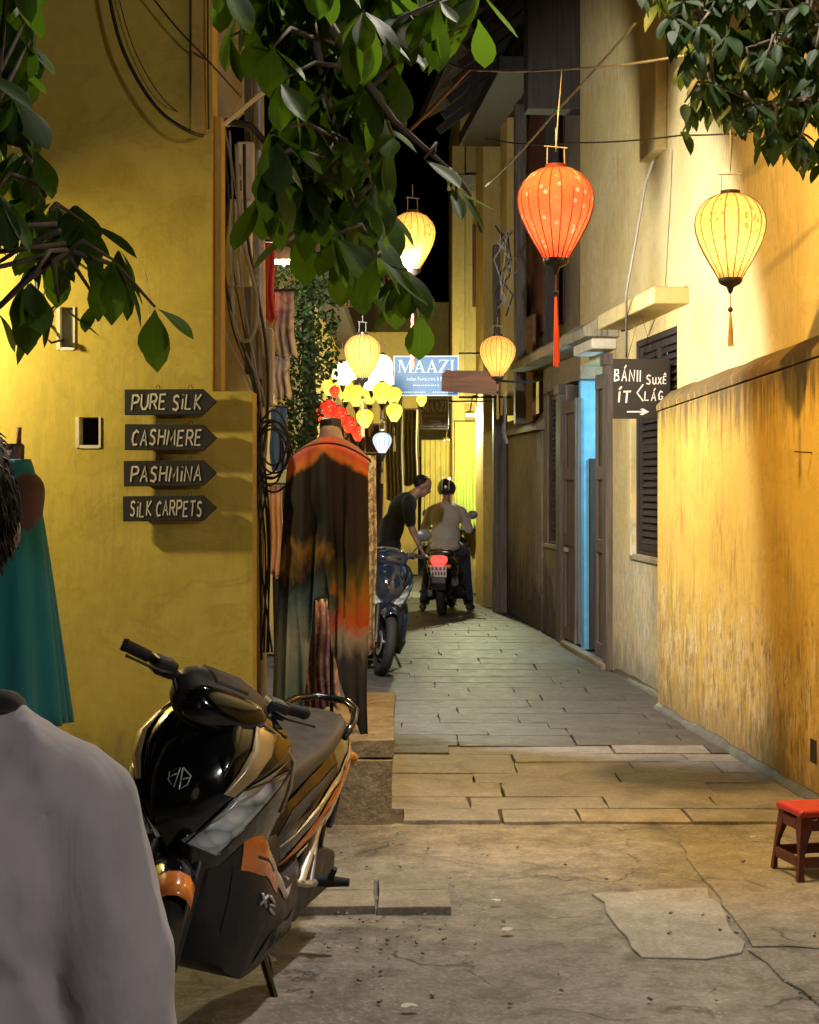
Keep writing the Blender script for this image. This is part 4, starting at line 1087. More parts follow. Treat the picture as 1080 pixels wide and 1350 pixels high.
for s in (-1, 1):
    capsule_chain(mb, [(s * .06, .09, zs + .515), (s * .175, .10, zs + .46)], [.062, .072])
    capsule_chain(mb, [(s * .19, .10, zs + .45), (s * .28, .19, zs + .23), (s * .29, .34, zs + .20)], [.072, .06, .048])
sh = fuse(mb, 'shirt', 'shirt_taupe', rd, .013, 5); wrinkle(sh, .008, 8)
mb = MB()
for s in (-1, 1):
    capsule_chain(mb, [(s * .09, .0, zs + .02), (s * .21, .36, zs - .07), (s * .25, .22, zs - .42), (s * .29, .16, .12)], [.105, .08, .068, .055])
ellipsoid(mb, (0, -.01, zs + .02), (.175, .14, .10))
tr = fuse(mb, 'trousers', 'jeans_dark', rd, .014, 4)
for s in (-1, 1):
    mb = MB(); capsule_chain(mb, [(s * .29, .10, .05), (s * .31, .22, .045), (s * .32, .30, .035)], [.046, .045, .035])
    fuse(mb, 'shoe', 'shoe_dark', rd, .012, 3)
mb = MB(); ellipsoid(mb, (0, .15, zs + .745), (.122, .14, .125))
he = fuse(mb, 'helmet', 'helmet_black', rd, .012, 3, keep=lambda c: c.z > zs + .66)
md = he.modifiers.new('so', 'SOLIDIFY'); md.thickness = .012
for dx in (-.045, .045):
    mb = MB().tube([(dx + .0, .15 + .143 * math.cos(a), zs + .745 + .128 * math.sin(a)) for a in [R(190 - k * 14) for k in range(13)]], .010, 6, flat=.5)
    mb.build('helmet_stripe', 'helmet_white', he, smooth=True)
MB().lathe([(.001, 0), (.018, 0), (.018, .006), (.001, .008)], 14, Matrix.Translation((0, .012, zs + .76)) @ Matrix.Rotation(R(90), 4, 'X')).build('helmet_badge', 'helmet_white', he)

# ---- man in black bending over beside the scooters
bm_ = empty('person', (-.18, 18.2, 0.012), label='man in black T-shirt bending forward beside the dark blue scooter', cat='person')
mb = MB()
head_at(mb, (.33, .0, 1.575), R(-90), R(-34), 1.0)
capsule_chain(mb, [(.28, 0, 1.52), (.18, 0, 1.44)], [.06, .07])
ellipsoid(mb, (.10, 0, 1.33), (.12, .17, .18), (0, R(38), 0)); ellipsoid(mb, (-.02, 0, 1.1), (.11, .155, .19), (0, R(18), 0)); ellipsoid(mb, (-.05, 0, .92), (.12, .16, .14))
for s in (-1, 1):
    capsule_chain(mb, [(.16, s * .09, 1.43), (.17, s * .17, 1.40)], [.05, .055])
    capsule_chain(mb, [(.17, s * .18, 1.39), (.20, s * .22, 1.12), (.30, s * .2, .90)], [.052, .042, .032])
    hand(mb, (.30, s * .2, .90), (.4, 0, -1), (1, -s * .3, .3), 1.0, .8, s)
    capsule_chain(mb, [(-.04, s * .09, .86), (.0, s * .10, .48), (-.03, s * .11, .09)], [.088, .06, .042])
    capsule_chain(mb, [(-.04, s * .11, .05), (.1, s * .12, .035)], [.04, .034])
fuse(mb, 'body', 'skin', bm_, .014, 4)
mb = MB()
ellipsoid(mb, (.10, 0, 1.33), (.145, .195, .20), (0, R(38), 0)); ellipsoid(mb, (-.02, 0, 1.1), (.14, .185, .22), (0, R(18), 0)); ellipsoid(mb, (-.05, 0, .92), (.14, .18, .10))
for s in (-1, 1):
    capsule_chain(mb, [(.15, s * .06, 1.435), (.17, s * .17, 1.40)], [.062, .074])
    capsule_chain(mb, [(.17, s * .18, 1.39), (.19, s * .215, 1.18)], [.074, .064])
sh = fuse(mb, 'shirt', 'shirt_black', bm_, .013, 5); wrinkle(sh, .008, 8)
mb = MB(); ellipsoid(mb, (-.05, 0, .86), (.14, .17, .13))
for s in (-1, 1): capsule_chain(mb, [(-.04, s * .09, .86), (.0, s * .10, .48), (-.03, s * .11, .10)], [.105, .08, .06])
fuse(mb, 'trousers', 'jeans_dark', bm_, .014, 4)
for s in (-1, 1):
    mb = MB(); capsule_chain(mb, [(-.06, s * .11, .045), (.05, s * .115, .045), (.13, s * .12, .035)], [.048, .046, .036])
    fuse(mb, 'shoe', 'shoe_dark', bm_, .012, 3)
mb = MB(); ellipsoid(mb, (.315, .0, 1.615), (.10, .083, .088), (0, R(30), 0))
ha = fuse(mb, 'hair', 'hair_black', bm_, .01, 2, keep=lambda c: c.z > 1.59 + (c.x - .32) * .45); wrinkle(ha, .006, 40, (1, 1, 1))
# ================================================================== lanterns
def fabric(name, col, pat, tr=0.07, pscale=26, thr=.56):
    m = bpy.data.materials.new(name); m.use_nodes = True; MATS[name] = m
    nt = m.node_tree; nt.nodes.clear()
    v = coords(nt)
    vo = N(nt, 'TexVoronoi', feature='F1'); vo.inputs['Scale'].default_value = pscale
    nt.links.new(v, vo.inputs['Vector'])
    f = ramp(nt, vo.outputs['Distance'], [(thr - .34, 1.0), (thr - .26, 0.0)])
    f = mathn(nt, 'MULTIPLY', f, ramp(nt, noise_n(nt, v, 9, 2), [(.42, 0.0), (.55, 1.0)]))
    c = mixc(nt, f, col, pat)
    c = mixc(nt, ramp(nt, noise_n(nt, v, 60, 3), [(.3, .15), (.7, 0)]), c, [x * .5 for x in col])
    t = N(nt, 'BsdfTranslucent'); d = N(nt, 'BsdfDiffuse'); tp = N(nt, 'BsdfTransparent')
    nt.links.new(c, t.inputs[0]); nt.links.new(c, d.inputs[0]); nt.links.new(c, tp.inputs[0])
    m1 = N(nt, 'MixShader'); m1.inputs[0].default_value = .25
    nt.links.new(t.outputs[0], m1.inputs[1]); nt.links.new(d.outputs[0], m1.inputs[2])
    m2 = N(nt, 'MixShader'); m2.inputs[0].default_value = tr
    nt.links.new(m1.outputs[0], m2.inputs[1]); nt.links.new(tp.outputs[0], m2.inputs[2])
    o = N(nt, 'OutputMaterial'); nt.links.new(m2.outputs[0], o.inputs[0])
    return m
fabric('silk_orange', (0.95, 0.22, 0.09), (1.0, 0.60, 0.48)); fabric('silk_yellow', (0.98, 0.67, 0.27), (0.92, 0.36, 0.10), pscale=34, thr=.62)
fabric('silk_lemon', (0.98, 0.80, 0.16), (0.98, 0.75, 0.2)); fabric('silk_red', (0.85, 0.045, 0.03), (0.95, 0.35, 0.2)); fabric('silk_white', (0.98, 0.90, 0.72), (0.98, 0.85, 0.6)); fabric('silk_amber', (0.98, 0.60, 0.20), (1, .8, .4)); fabric('silk_blue', (0.55, 0.68, 0.85), (0.9, 0.5, 0.4), pscale=16)
simple('rib_red', (0.16, 0.02, 0.012), 0.5); simple('rib_dark', (0.06, 0.03, 0.015), 0.5); simple('tassel_red', (0.65, 0.08, 0.03), 0.6); simple('tassel_gold', (0.42, 0.28, 0.06), 0.6); simple('cap_dark', (0.025, 0.018, 0.014), 0.35)
emit('bulb_glow', (1.0, 0.85, 0.6), 5)
LPROF = [(.26, 1.0), (.42, .985), (.66, .93), (.86, .84), (.97, .74), (1.0, .65), (.97, .55), (.88, .43), (.74, .31), (.58, .19), (.42, .08), (.32, 0.0)]
def lantern(label, loc, Rr, H, silk, rib='rib_dark', power=2.0, lc=(1, .72, .35), tassel='tassel_gold', tl=.25, nrib=20, group='silk lanterns over the lane', hook=None, round_=False):
    root = empty('silk_lantern', loc, (0, 0, rnd.uniform(0, 1)), label, 'lantern', group)
    prof = LPROF if not round_ else [(.25, 1.0), (.55, .95), (.8, .84), (.96, .66), (1, .5), (.96, .34), (.8, .16), (.55, .05), (.25, 0)]
    # smooth the profile
    pr = []
    for i in range(len(prof) - 1):
        for t in (0, .5): pr.append((prof[i][0] * (1 - t) + prof[i + 1][0] * t, prof[i][1] * (1 - t) + prof[i + 1][1] * t))
    pr.append(prof[-1])
    MB().lathe([(r * Rr, (z - .5) * H) for r, z in pr], nrib * 2, None, 0, False, False).build('silk_shade', silk, root, smooth=True)
    mb = MB()
    for k in range(nrib):
        a = 2 * math.pi * k / nrib
        mb.tube([((r + .012) * Rr * math.cos(a), (r + .012) * Rr * math.sin(a), (z - .5) * H) for r, z in prof], Rr * .014, 4, cap=False)
    tag(mb.build('rib_cage', rib, root), kind='stuff')
    top, bot = prof[0][0] * Rr, prof[-1][0] * Rr
    MB().lathe([(top * .7, .5 * H), (top * 1.08, .5 * H), (top * 1.08, .5 * H + .018), (top * .7, .5 * H + .018)], 20, None, 0, False, False).build('top_ring', rib if rib == 'rib_red' else 'cap_dark', root)
    MB().lathe([(.001, -.5 * H - .075), (.008, -.5 * H - .07), (.02, -.5 * H - .04), (bot * .9, -.5 * H - .025), (bot * 1.08, -.5 * H - .012), (bot * 1.08, -.5 * H + .004)], 20, None, 0, True, True).build('bottom_cap', 'cap_dark', root, smooth=True, angle=40)
    mb = MB(); hk = hook if hook else .09
    for s in (-1, 1): mb.tube([(s * top, 0, .5 * H), (s * top * .95, 0, .5 * H + .10)], .0028, 5)
    mb.tube([(-top * 1.3, 0, .5 * H + .10), (top * 1.3, 0, .5 * H + .10)], .0035, 5); mb.tube([(0, 0, .5 * H + .10), (0, 0, .5 * H + .10 + hk)], .0028, 5)
    mb.build('hanger_frame', 'cable_grey', root)
    z0 = -.5 * H - .07
    mb = MB().tube([(0, 0, z0), (0, 0, z0 - .07)], .003, 5); mb.build('tassel_cord', tassel, root)
    MB().lathe([(.001, z0 - .10), (.013, z0 - .088), (.013, z0 - .078), (.001, z0 - .066)], 12).build('tassel_bead', 'cap_dark', root, smooth=True)
    mb = MB()
    for k in range(11):
        a = k * 2.4; q = .004 + .004 * (k % 3)
        mb.tube([(.003 * math.cos(a), .003 * math.sin(a), z0 - .10), (q * math.cos(a), q * math.sin(a), z0 - .10 - tl * .5), (1.3 * q * math.cos(a), 1.3 * q * math.sin(a), z0 - .10 - tl * rnd.uniform(.93, 1))], .0026, 4)
    tag(mb.build('tassel', tassel, root), kind='stuff')
    MB().lathe([(.001, .10), (.012, .095), (.014, .06), (.03, .02), (.03, -.01), (.018, -.032), (.001, -.038)], 14, Matrix.Translation((0, 0, .12 * H))).build('bulb', 'bulb_glow', root, smooth=True)
    if power: point_light('bulb_light', (0, 0, .12 * H - .075), power, lc, .03, root)
    return root
def lan(label, px, py, d, wpx, silk, asp=1.22, **k):
    s = F / d
    return lantern(label, P(px, py, d), wpx / s / 2, wpx / s * asp, silk, **k)
lan('orange red silk lantern with long red tassel hanging near the lane centre', 733, 282, 7.7, 100, 'silk_orange', 1.2, rib='rib_red', power=2.2, lc=(1, .66, .42), tassel='tassel_red', tl=.34)
lan('cream yellow floral silk lantern hanging before the right wall below the dark leaves', 963, 312, 8.2, 93, 'silk_yellow', 1.2, power=2.7, lc=(1, .80, .45), tassel='tassel_gold', tl=.17, hook=.28, nrib=16)
lan('yellow silk lantern hanging just beyond the tip of the big central leaves', 544, 318, 11.0, 60, 'silk_yellow', 1.25, power=2.6, lc=(1, .78, .3), tassel='tassel_red', tl=.5)
lan('amber silk lantern hanging left of the blue restaurant sign', 478, 470, 13.0, 48, 'silk_amber', 1.2, power=1.5, tassel='tassel_gold', tl=.3)
lan('amber silk lantern hanging from the iron bracket at the brown plank', 656, 470, 16.0, 48, 'silk_amber', 1.12, power=2.2, tassel='tassel_gold', tl=.25)
# the cluster over the shop on the left of the lane
cl = [('silk_white', 452, 492, 16.5, 28), ('silk_white', 470, 484, 17.0, 30), ('silk_white', 490, 498, 16.2, 30), ('silk_white', 503, 484, 17.2, 30), ('silk_white', 507, 500, 18, 24),
      ('silk_lemon', 435, 510, 16, 22), ('silk_lemon', 455, 516, 17, 26), ('silk_lemon', 470, 522, 15.6, 26), ('silk_lemon', 487, 520, 16.6, 24), ('silk_lemon', 504, 518, 15.8, 26), ('silk_lemon', 519, 522, 17, 22),
      ('silk_lemon', 481, 552, 15.2, 23), ('silk_lemon', 520, 544, 15.4, 22), ('silk_lemon', 556, 528, 19, 14),
      ('silk_red', 441, 517, 15.4, 14), ('silk_red', 418, 545, 14.8, 20), ('silk_red', 433, 540, 15.4, 22), ('silk_red', 447, 548, 14.9, 22), ('silk_red', 460, 560, 15.2, 20), ('silk_red', 472, 572, 14.6, 18)]
clab = {(452, 492): 'over lit white lantern, leftmost of the white ones in the cluster', (470, 484): 'over lit white lantern at the top of the cluster, right behind the amber lantern', (490, 498): 'over lit white lantern low in the middle of the cluster', (503, 484): 'over lit white lantern at the top right of the cluster, touching the blue sign', (507, 500): 'smaller white lantern below the top right white one', (435, 510): 'lemon lantern at the far left of the cluster', (455, 516): 'lemon lantern below the leftmost white lantern', (470, 522): 'lemon lantern directly below the amber lantern', (487, 520): 'lemon lantern in the middle of its row, right of the one below the amber lantern', (504, 518): 'lemon lantern below the small white lantern', (519, 522): 'lemon lantern at the lower left corner of the blue sign', (481, 552): 'lemon lantern hanging low and alone above the blue patterned lantern, left one', (520, 544): 'lemon lantern hanging low and alone, right one of the low pair', (556, 528): 'tiny lemon lantern just under the blue sign', (441, 517): 'smallest red lantern, highest of the red ones', (418, 545): 'red lantern at the far left above the mannequin', (433, 540): 'red lantern second from the left above the mannequin neck', (447, 548): 'red lantern third from the left above the mannequin neck', (460, 560): 'red lantern second from the right, beside the mannequin neck', (472, 572): 'lowest and rightmost red lantern beside the mannequin shoulder'}
names = {'silk_white': 'over lit white silk lantern in the cluster left of the blue restaurant sign', 'silk_lemon': 'lemon yellow silk lantern in the cluster left of the blue restaurant sign', 'silk_red': 'small red silk lantern in the cluster above the dressed mannequin'}
pro = {}
for (sk, px, py, d, w) in cl:
    s = w / (F / d) / 2
    if sk not in pro:
        pw = {'silk_white': 16, 'silk_lemon': 1.2, 'silk_red': .55}[sk]
        o = lantern(names[sk], P(px, py, d), .1, .24, sk, power=pw, tl=.22, nrib=14, group='lantern cluster over the left shop', round_=(sk == 'silk_white'), lc=(1, .86, .6) if sk == 'silk_white' else (1, .75, .3), tassel='tassel_gold')
        pro[sk] = o
    else:
        o = copy_tree(pro[sk])
    o['label'] = clab[(px, py)]
    o.location = P(px, py, d); k = s / .1; o.scale = (k, k, k * .92)
lan('pale blue and white patterned silk lantern below the lemon lanterns', 504, 584, 14.5, 26, 'silk_blue', 1.05, power=.35, lc=(.9, .92, 1), nrib=12, tl=.1)

# ================================================================== lettering
GL = {  # strokes in a unit box (w, h = 1)
 'P': [[(0, 0), (.05, 1), (.55, .98), (.7, .8), (.6, .55), (.05, .45)]], 'U': [[(0, 1), (.02, .25), (.2, .02), (.5, .02), (.68, .25), (.72, 1)]],
 'R': [[(0, 0), (.04, 1), (.5, .98), (.66, .78), (.55, .52), (.04, .48)], [(.3, .5), (.72, 0)]], 'E': [[(.6, 1), (.04, .98), (0, 0), (.6, .02)], [(.03, .52), (.5, .54)]],
 'S': [[(.62, .88), (.4, 1), (.12, .9), (.1, .65), (.5, .45), (.58, .2), (.4, .02), (.02, .1)]], 'I': [[(.06, 0), (.1, 1)]], 'i': [[(.06, 0), (.09, .7)], [(.08, .95), (.1, 1.0)]],
 'L': [[(.05, 1), (0, .02), (.55, .03)]], 'K': [[(.02, 0), (.06, 1)], [(.62, 1), (.08, .48), (.66, 0)]], 'C': [[(.65, .85), (.42, 1), (.12, .8), (.02, .4), (.2, .05), (.6, .1)]],
 'A': [[(0, 0), (.36, 1), (.66, 0)], [(.12, .36), (.6, .36)]], 'H': [[(0, 0), (.04, 1)], [(.66, 0), (.7, 1)], [(.02, .5), (.68, .54)]], 'M': [[(0, 0), (.12, 1), (.42, .3), (.76, 1), (.84, 0)]],
 'N': [[(0, 0), (.06, 1), (.6, .04), (.66, 1)]], 'T': [[(0, .98), (.7, 1)], [(.34, 1), (.3, 0)]], 'B': [[(0, 0), (.04, 1), (.45, .96), (.5, .7), (.05, .52), (.5, .45), (.58, .15), (.0, .0)]],
 "A'": [[(0, 0), (.3, 1), (.6, 0)], [(.1, .36), (.5, .36)], [(.3, 1.12), (.5, 1.4)]], "I'": [[(.06, 0), (.1, .95)], [(.05, 1.12), (.26, 1.4)]], 'u': [[(0, .75), (.05, .1), (.25, 0), (.45, .2), (.46, .75)], [(.46, .3), (.52, 0)]], 'X': [[(0, 0), (.5, .78)], [(.02, .78), (.52, 0)]],
 'E^': [[(.45, .8), (.04, .8), (0, 0), (.45, .02)], [(.03, .42), (.4, .43)], [(.08, .95), (.24, 1.15), (.4, .95)]], 'l': [[(.08, 0), (.08, 1)]], 'G': [[(.6, .85), (.3, 1), (.05, .6), (.15, .1), (.5, .05), (.6, .4), (.35, .42)]],
 '<': [[(.45, 1), (0, .5), (.45, 0)]], '>>': [[(0, .5), (1.0, .5)], [(.72, .85), (1.0, .5), (.72, .15)]], 'Z': [[(.02, 1), (.62, 1), (0, 0), (.66, 0)]],
}
GW = {'I': .2, 'i': .2, "I'": .25, 'M': .9, 'l': .18, 'u': .55, '<': .5, '>>': 1.0, 'X': .55, 'E^': .5}
def glyph_mesh(ch, h, th, slant=.12, depth=.0025):
    mb = MB()
    for st in GL[ch]:
        pts = [Vector((x * h * .92 + y * h * slant, y * h)) for x, y in st]
        for i in range(len(pts)):     # flat ribbon with round joints, in local xz, standing off -y
            pass
        n = len(pts)
        L = []; Rr_ = []
        for i in range(n):
            t = (pts[min(i + 1, n - 1)] - pts[max(0, i - 1)]).normalized(); q = Vector((-t.y, t.x)) * th * (1.0 if 0 < i < n - 1 else .8)
            L.append(pts[i] + q); Rr_.append(pts[i] - q)
        vs = [(p.x, -depth, p.y) for p in L] + [(p.x, -depth, p.y) for p in Rr_] + [(p.x, 0, p.y) for p in L] + [(p.x, 0, p.y) for p in Rr_]
        fs = []
        for i in range(n - 1):
            fs += [(i, i + 1, n + i + 1, n + i), (i, 2 * n + i, 2 * n + i + 1, i + 1), (n + i, n + i + 1, 3 * n + i + 1, 3 * n + i)]
        fs += [(0, n, 3 * n, 2 * n), (n - 1, 3 * n - 1, 4 * n - 1, 2 * n - 1)]
        mb.add(vs, fs)
    return mb
def write(parent, text, x, z, h, th, mat, y=0.0, width=None, slant=.12, gap=.16):
    """text: list of glyph keys (space = ' '); starts at local x, baseline z, on the face y"""
    w = 0
    for ch in text: w += (.4 if ch == ' ' else GW.get(ch, .72) + gap)
    k = (width / (w * h)) if width else 1.0
    for ch in text:
        if ch == ' ': x += .4 * h * k; continue
        mb = glyph_mesh(ch, h, th, slant)
        for v in mb.v: v.x *= k
        o = mb.build('letter', mat, parent, loc=(x, y, z + rnd.uniform(-.004, .004)))
        x += (GW.get(ch, .72) + gap) * h * k
simple('board_black', (0.018, 0.016, 0.014), 0.6, bmp=.2); simple('paint_cream', (0.62, 0.58, 0.46), 0.7); simple('chalk_white', (0.78, 0.76, 0.72), 0.8)
# arrow boards on the left wall
def arrow(y0, y1, xl, xr, text, label):
    zc = CH + (HY - (y0 + y1) / 2) / (F / 7.93); h = (y1 - y0) / (F / 7.93); s = F / 7.93
    x0, x1 = (xl - CX) / s, (xr - CX) / s
    r = empty('arrow_sign', ((x0 + x1) / 2, 7.93, zc - h / 2), (0, R(rnd.uniform(-.6, .6)), 0), label, 'sign', 'arrow signs on the yellow wall')
    a = (x1 - x0) / 2
    mb = MB().prism([(-a, -h / 2), (a - .065, -h / 2), (a, 0), (a - .065, h / 2), (-a, h / 2)], .022, Matrix.Translation((0, .022, h / 2)) @ Matrix.Rotation(R(90), 4, 'X'))
    mb.build('board', 'board_black', r, bevel=.003)
    write(r, text, -a + .035, h * .2, h * .58, .0062, 'paint_cream', -.0005, width=2 * a - .10)
    for sg in (-.28, .42):
        MB().tube([(sg * a * 1.0 - .01, .012, h + .004), (sg * a - .004, .012, h + .02), (sg * a + .006, .012, h + .02), (sg * a + .01, .012, h + .003)], .002, 5).build('hook', 'iron', r)
    for sg in (-.62, .52):
        MB().cbox(sg * a - .01, sg * a + .01, .023, .068, h * .2, h * .8).build('spacer_block', 'dark_wood', r)
arrow(513, 547, 164, 286, list('PURE') + [' '] + ['S', 'i', 'L', 'K'], 'topmost arrow board reading PURE SILK')
arrow(559.5, 594, 164, 286, list('CASHMERE'), 'second arrow board reading CASHMERE')
arrow(607, 641, 163, 286, list('PASHM') + ['i'] + list('NA'), 'third arrow board reading PASHMINA')
arrow(653.5, 687, 162, 286, ['S', 'i', 'L', 'K', ' '] + list('CARPETS'), 'lowest arrow board reading SILK CARPETS')
# blackboard on the right wall
d = 12.05; s = F / d
bb = empty('menu_board', P(846, 552, d), (0, 0, R(2)), 'black hand lettered board with white arrow by the louvred window', 'sign')
w, h = 76 / s, 79 / s
MB().cbox(-w / 2, w / 2, 0, .02, 0, h).build('board', 'board_black', bb, bevel=.003)
def bpx(x, y): return (x - 846) / s, (552 - y) / s
for (gx, gy, tx, hh, ww, tt) in ((810, 503, ['B', "A'", 'N', 'l', 'l'], 15, 37, .0075), (815, 531, ["I'", 'T'], 15, 20, .0075), (840, 529, ['<'], 22, 13, .006), (852, 506, ['S', 'u', 'X', 'E^'], 12, 29, .0058), (850, 528, ['L', "A'", 'G'], 12, 27, .0058), (826, 548, ['>>'], 11, 33, .0065)):
    x, z = bpx(gx, gy); write(bb, tx, x, z, hh / s, tt, 'chalk_white', -.0005, width=ww / s, slant=.04 if hh < 20 else 0)
MB().tube([(-.1, .03, h), (0, .05, h + .35), (.1, .03, h)], .003, 5).build('hanging_wire', 'iron', bb)
# restaurant signs hung across the lane
m, nt, b = nmat('sign_blue')
b.inputs['Base Color'].default_value = (.03, .16, .34, 1); b.inputs['Roughness'].default_value = .35
b.inputs['Emission Color'].default_value = (.05, .25, .52, 1); b.inputs['Emission Strength'].default_value = .45
nt.links.new(ramp(nt, noise_n(nt, coords(nt), 3, 3), [(.3, (.028, .14, .30)), (.7, (.04, .19, .38))]), b.inputs['Base Color'])
m, nt, b = nmat('sign_letter'); b.inputs['Base Color'].default_value = (.8, .85, .85, 1); b.inputs['Emission Color'].default_value = (.8, .9, .9, 1); b.inputs['Emission Strength'].default_value = .55
simple('sign_brown', (.24, .18, .09), .5); simple('sign_gold', (.85, .76, .5), .5)
SER = {  # serif capitals as filled pieces: list of polygons in a unit-high box
 'M': [[(.09, .05), (.15, .05), (.15, .95), (.09, .95)], [(.09, 1), (.27, 1), (.60, .14), (.53, 0), (.49, 0)], [(.53, 0), (.90, .96), (.84, .96), (.51, .14)], [(.84, .05), (1.0, .05), (1.0, 1), (.84, 1)], [(0, 0), (.25, 0), (.25, .05), (0, .05)], [(.74, 0), (1.1, 0), (1.1, .05), (.74, .05)], [(0, .95), (.2, .95), (.2, 1), (0, 1)], [(.95, .95), (1.1, .95), (1.1, 1), (.95, 1)]],
 'A': [[(-.02, 0), (.26, 0), (.26, .05), (.17, .05), (.24, .28), (.56, .28), (.50, .34), (.27, .34), (.40, .76), (.62, .05), (.53, .05), (.53, 0), (.88, 0), (.88, .05), (.80, .05), (.46, 1), (.40, 1), (.08, .05), (-.02, .05)]],
 'Z': [[(0, 0), (.74, 0), (.76, .28), (.71, .28), (.64, .06), (.22, .06), (.76, .95), (.76, 1), (.06, 1), (.04, .76), (.09, .76), (.16, .94), (.54, .94), (0, .06)]],
 'I': [[(0, 0), (.34, 0), (.34, .05), (.25, .05), (.25, .95), (.34, .95), (.34, 1), (0, 1), (0, .95), (.09, .95), (.09, .05), (0, .05)]],
}
SW = {'M': 1.16, 'A': .92, 'Z': .84, 'I': .42}
def serif(parent, text, x, z, hh, mat, y, width):
    k = width / (sum(SW[c] for c in text) * hh)
    for c in text:
        mb = MB()
        for q, poly in enumerate(SER[c]): mb.prism([(px_ * hh * k, pz * hh) for px_, pz in poly], .004 + .0004 * q, Matrix.Rotation(R(90), 4, 'X'))
        mb.build('letter', mat, parent, loc=(x, y, z))
        x += SW[c] * hh * k
def small_text(parent, body, xc_, z, size, mat, y, width=None):
    cu = bpy.data.curves.new('t', 'FONT'); cu.body = body; cu.size = size; cu.extrude = .001; cu.align_x = 'CENTER'
    to = bpy.data.objects.new('t', cu); COL.objects.link(to)
    me = bpy.data.meshes.new_from_object(to.evaluated_get(bpy.context.evaluated_depsgraph_get()))
    bpy.data.objects.remove(to); me.materials.clear(); me.materials.append(MATS[mat])
    o = bpy.data.objects.new('lettering', me); COL.objects.link(o); o.parent = parent; o.rotation_euler = (R(90), 0, 0); o.location = (xc_, y, z)
    tag(o, kind='stuff')
    if width and me.vertices:
        ww = max(v.co.x for v in me.vertices) - min(v.co.x for v in me.vertices); o.scale = (width / ww, 1, 1)
def maazi(name, label, px, py0, py1, wpx, d, bm_, lm, lines, bracket):
    s = F / d; w, h = wpx / s, (py1 - py0) / s
    r = empty(name, P(px, py1, d), (0, 0, R(-2)), label, 'sign')
    MB().cbox(-w / 2, w / 2, 0, .04, 0, h).build('panel', bm_, r, bevel=.004)
    t = .012
    for a in ((-w / 2, w / 2, h - t, h), (-w / 2, w / 2, 0, t), (-w / 2, -w / 2 + t, t, h - t), (w / 2 - t, w / 2, t, h - t)): MB().cbox(a[0], a[1], -.012, -.002, a[2], a[3]).build('frame_strip', lm, r)
    serif(r, 'MAAZI', -w * .43, h * .58, h * .32, lm, -.003, w * .88)
    for (tx, zz, sz, ww) in lines: small_text(r, tx, 0, h * zz, h * sz, lm, -.004, w * ww)
    pm = MB(); pr_ = random.Random(int(px))
    for zz, x0_, x1_ in ((.25, -.2, .2), (.08, -.42, -.02), (.08, .10, .42)):     # rows of print too small to read
        x_ = x0_ * w
        while x_ < x1_ * w:
            q_ = pr_.uniform(.006, .016); pm.cbox(x_, x_ + q_, -.006, -.0005, h * zz, h * zz + .012); x_ += q_ + .006
    tag(pm.build('fine_print', lm, r), kind='stuff')
    for zz in bracket:
        MB().tube([(w / 2, .02, h * zz), (w / 2 + .55, .02, h * zz)], .012, 6).build('bracket_bar', 'iron', r)
maazi('hanging_sign', 'blue hanging sign reading MAAZI in white capitals', 562, 469, 522, 86, 17, 'sign_blue', 'sign_letter', [('Indian Restaurant & Bar', .38, .14, .60)], (1.06, -.03))
maazi('hanging_sign', 'small brown hanging sign reading MAAZI below the blue one', 573, 525, 566, 37, 20.5, 'sign_brown', 'sign_gold', [('Indian Restaurant & Bar', .40, .12, .75)], (.9,))
# brown plank board with its bracket
d = 16.3; s = F / d
pk = empty('plank_sign', P(620, 517, d), (0, R(2), R(-3)), 'blank brown wooden plank hung beside the amber lantern', 'sign')
w, h = 76 / s, 29 / s
mb = MB().prism([(-w / 2, .0), (w / 2, -.02), (w / 2, h - .02), (w * .1, h), (-w * .35, h * .96), (-w * .42, h), (-w / 2, h * .8)], .03, Matrix.Translation((0, .03, 0)) @ Matrix.Rotation(R(90), 4, 'X')); mb.build('board', 'plank_wood', pk, bevel=.005)
MB().tube([(w * .2, .02, h * .55), (w / 2 + .30, .02, h * .55), (w / 2 + .36, .02, h * .6)], .014, 6).build('bracket_bar', 'iron', pk)
MB().tube([(w / 2 + .06, .02, -.03), (w / 2 + .06, .02, -.4), (w / 2 + .1, .02, -.5)], .02, 8).build('bracket_stay', 'old_wood', pk)

# ================================================================== stool
simple('stool_red', (.48, .03, .04), .35, var=.1); simple('stool_maroon', (.10, .022, .022), .4)
st = empty('plastic_stool', (1.675, 6.78, .006), (0, 0, R(12)), 'low red plastic stool on the floor by the orange wall', 'stool')
H_ = .285; tw, bw = .105, .135
mb = MB(); mb.loft([[(sx * a, sy * a, z) for sx, sy in ((-1, -1), (1, -1), (1, 1), (-1, 1))] for a, z in ((tw + .012, H_ - .03), (tw + .014, H_ - .008), (tw + .004, H_))]); mb.build('seat', 'stool_red', st, bevel=.010)
def corner(sx, sy, z):
    a = bw + (tw - bw) * z / H_; return Vector((sx * a, sy * a, z))
for sx, sy in ((-1, -1), (1, -1), (1, 1), (-1, 1)):
    mb = MB()
    rings = []
    for z in (0, .03, .12, .2, H_ - .031):
        c = corner(sx, sy, z); wd = .026 if z < .2 else .05
        if z < .01: wd = .03
        rings.append([c, c - Vector((sx * wd, 0, 0)), c - Vector((sx * wd, sy * .012, 0)), c - Vector((sx * .012, sy * .012, 0)), c - Vector((sx * .012, sy * wd, 0)), c - Vector((0, sy * wd, 0))])
    mb.loft(rings); mb.build('leg', 'stool_maroon', st, bevel=.003)
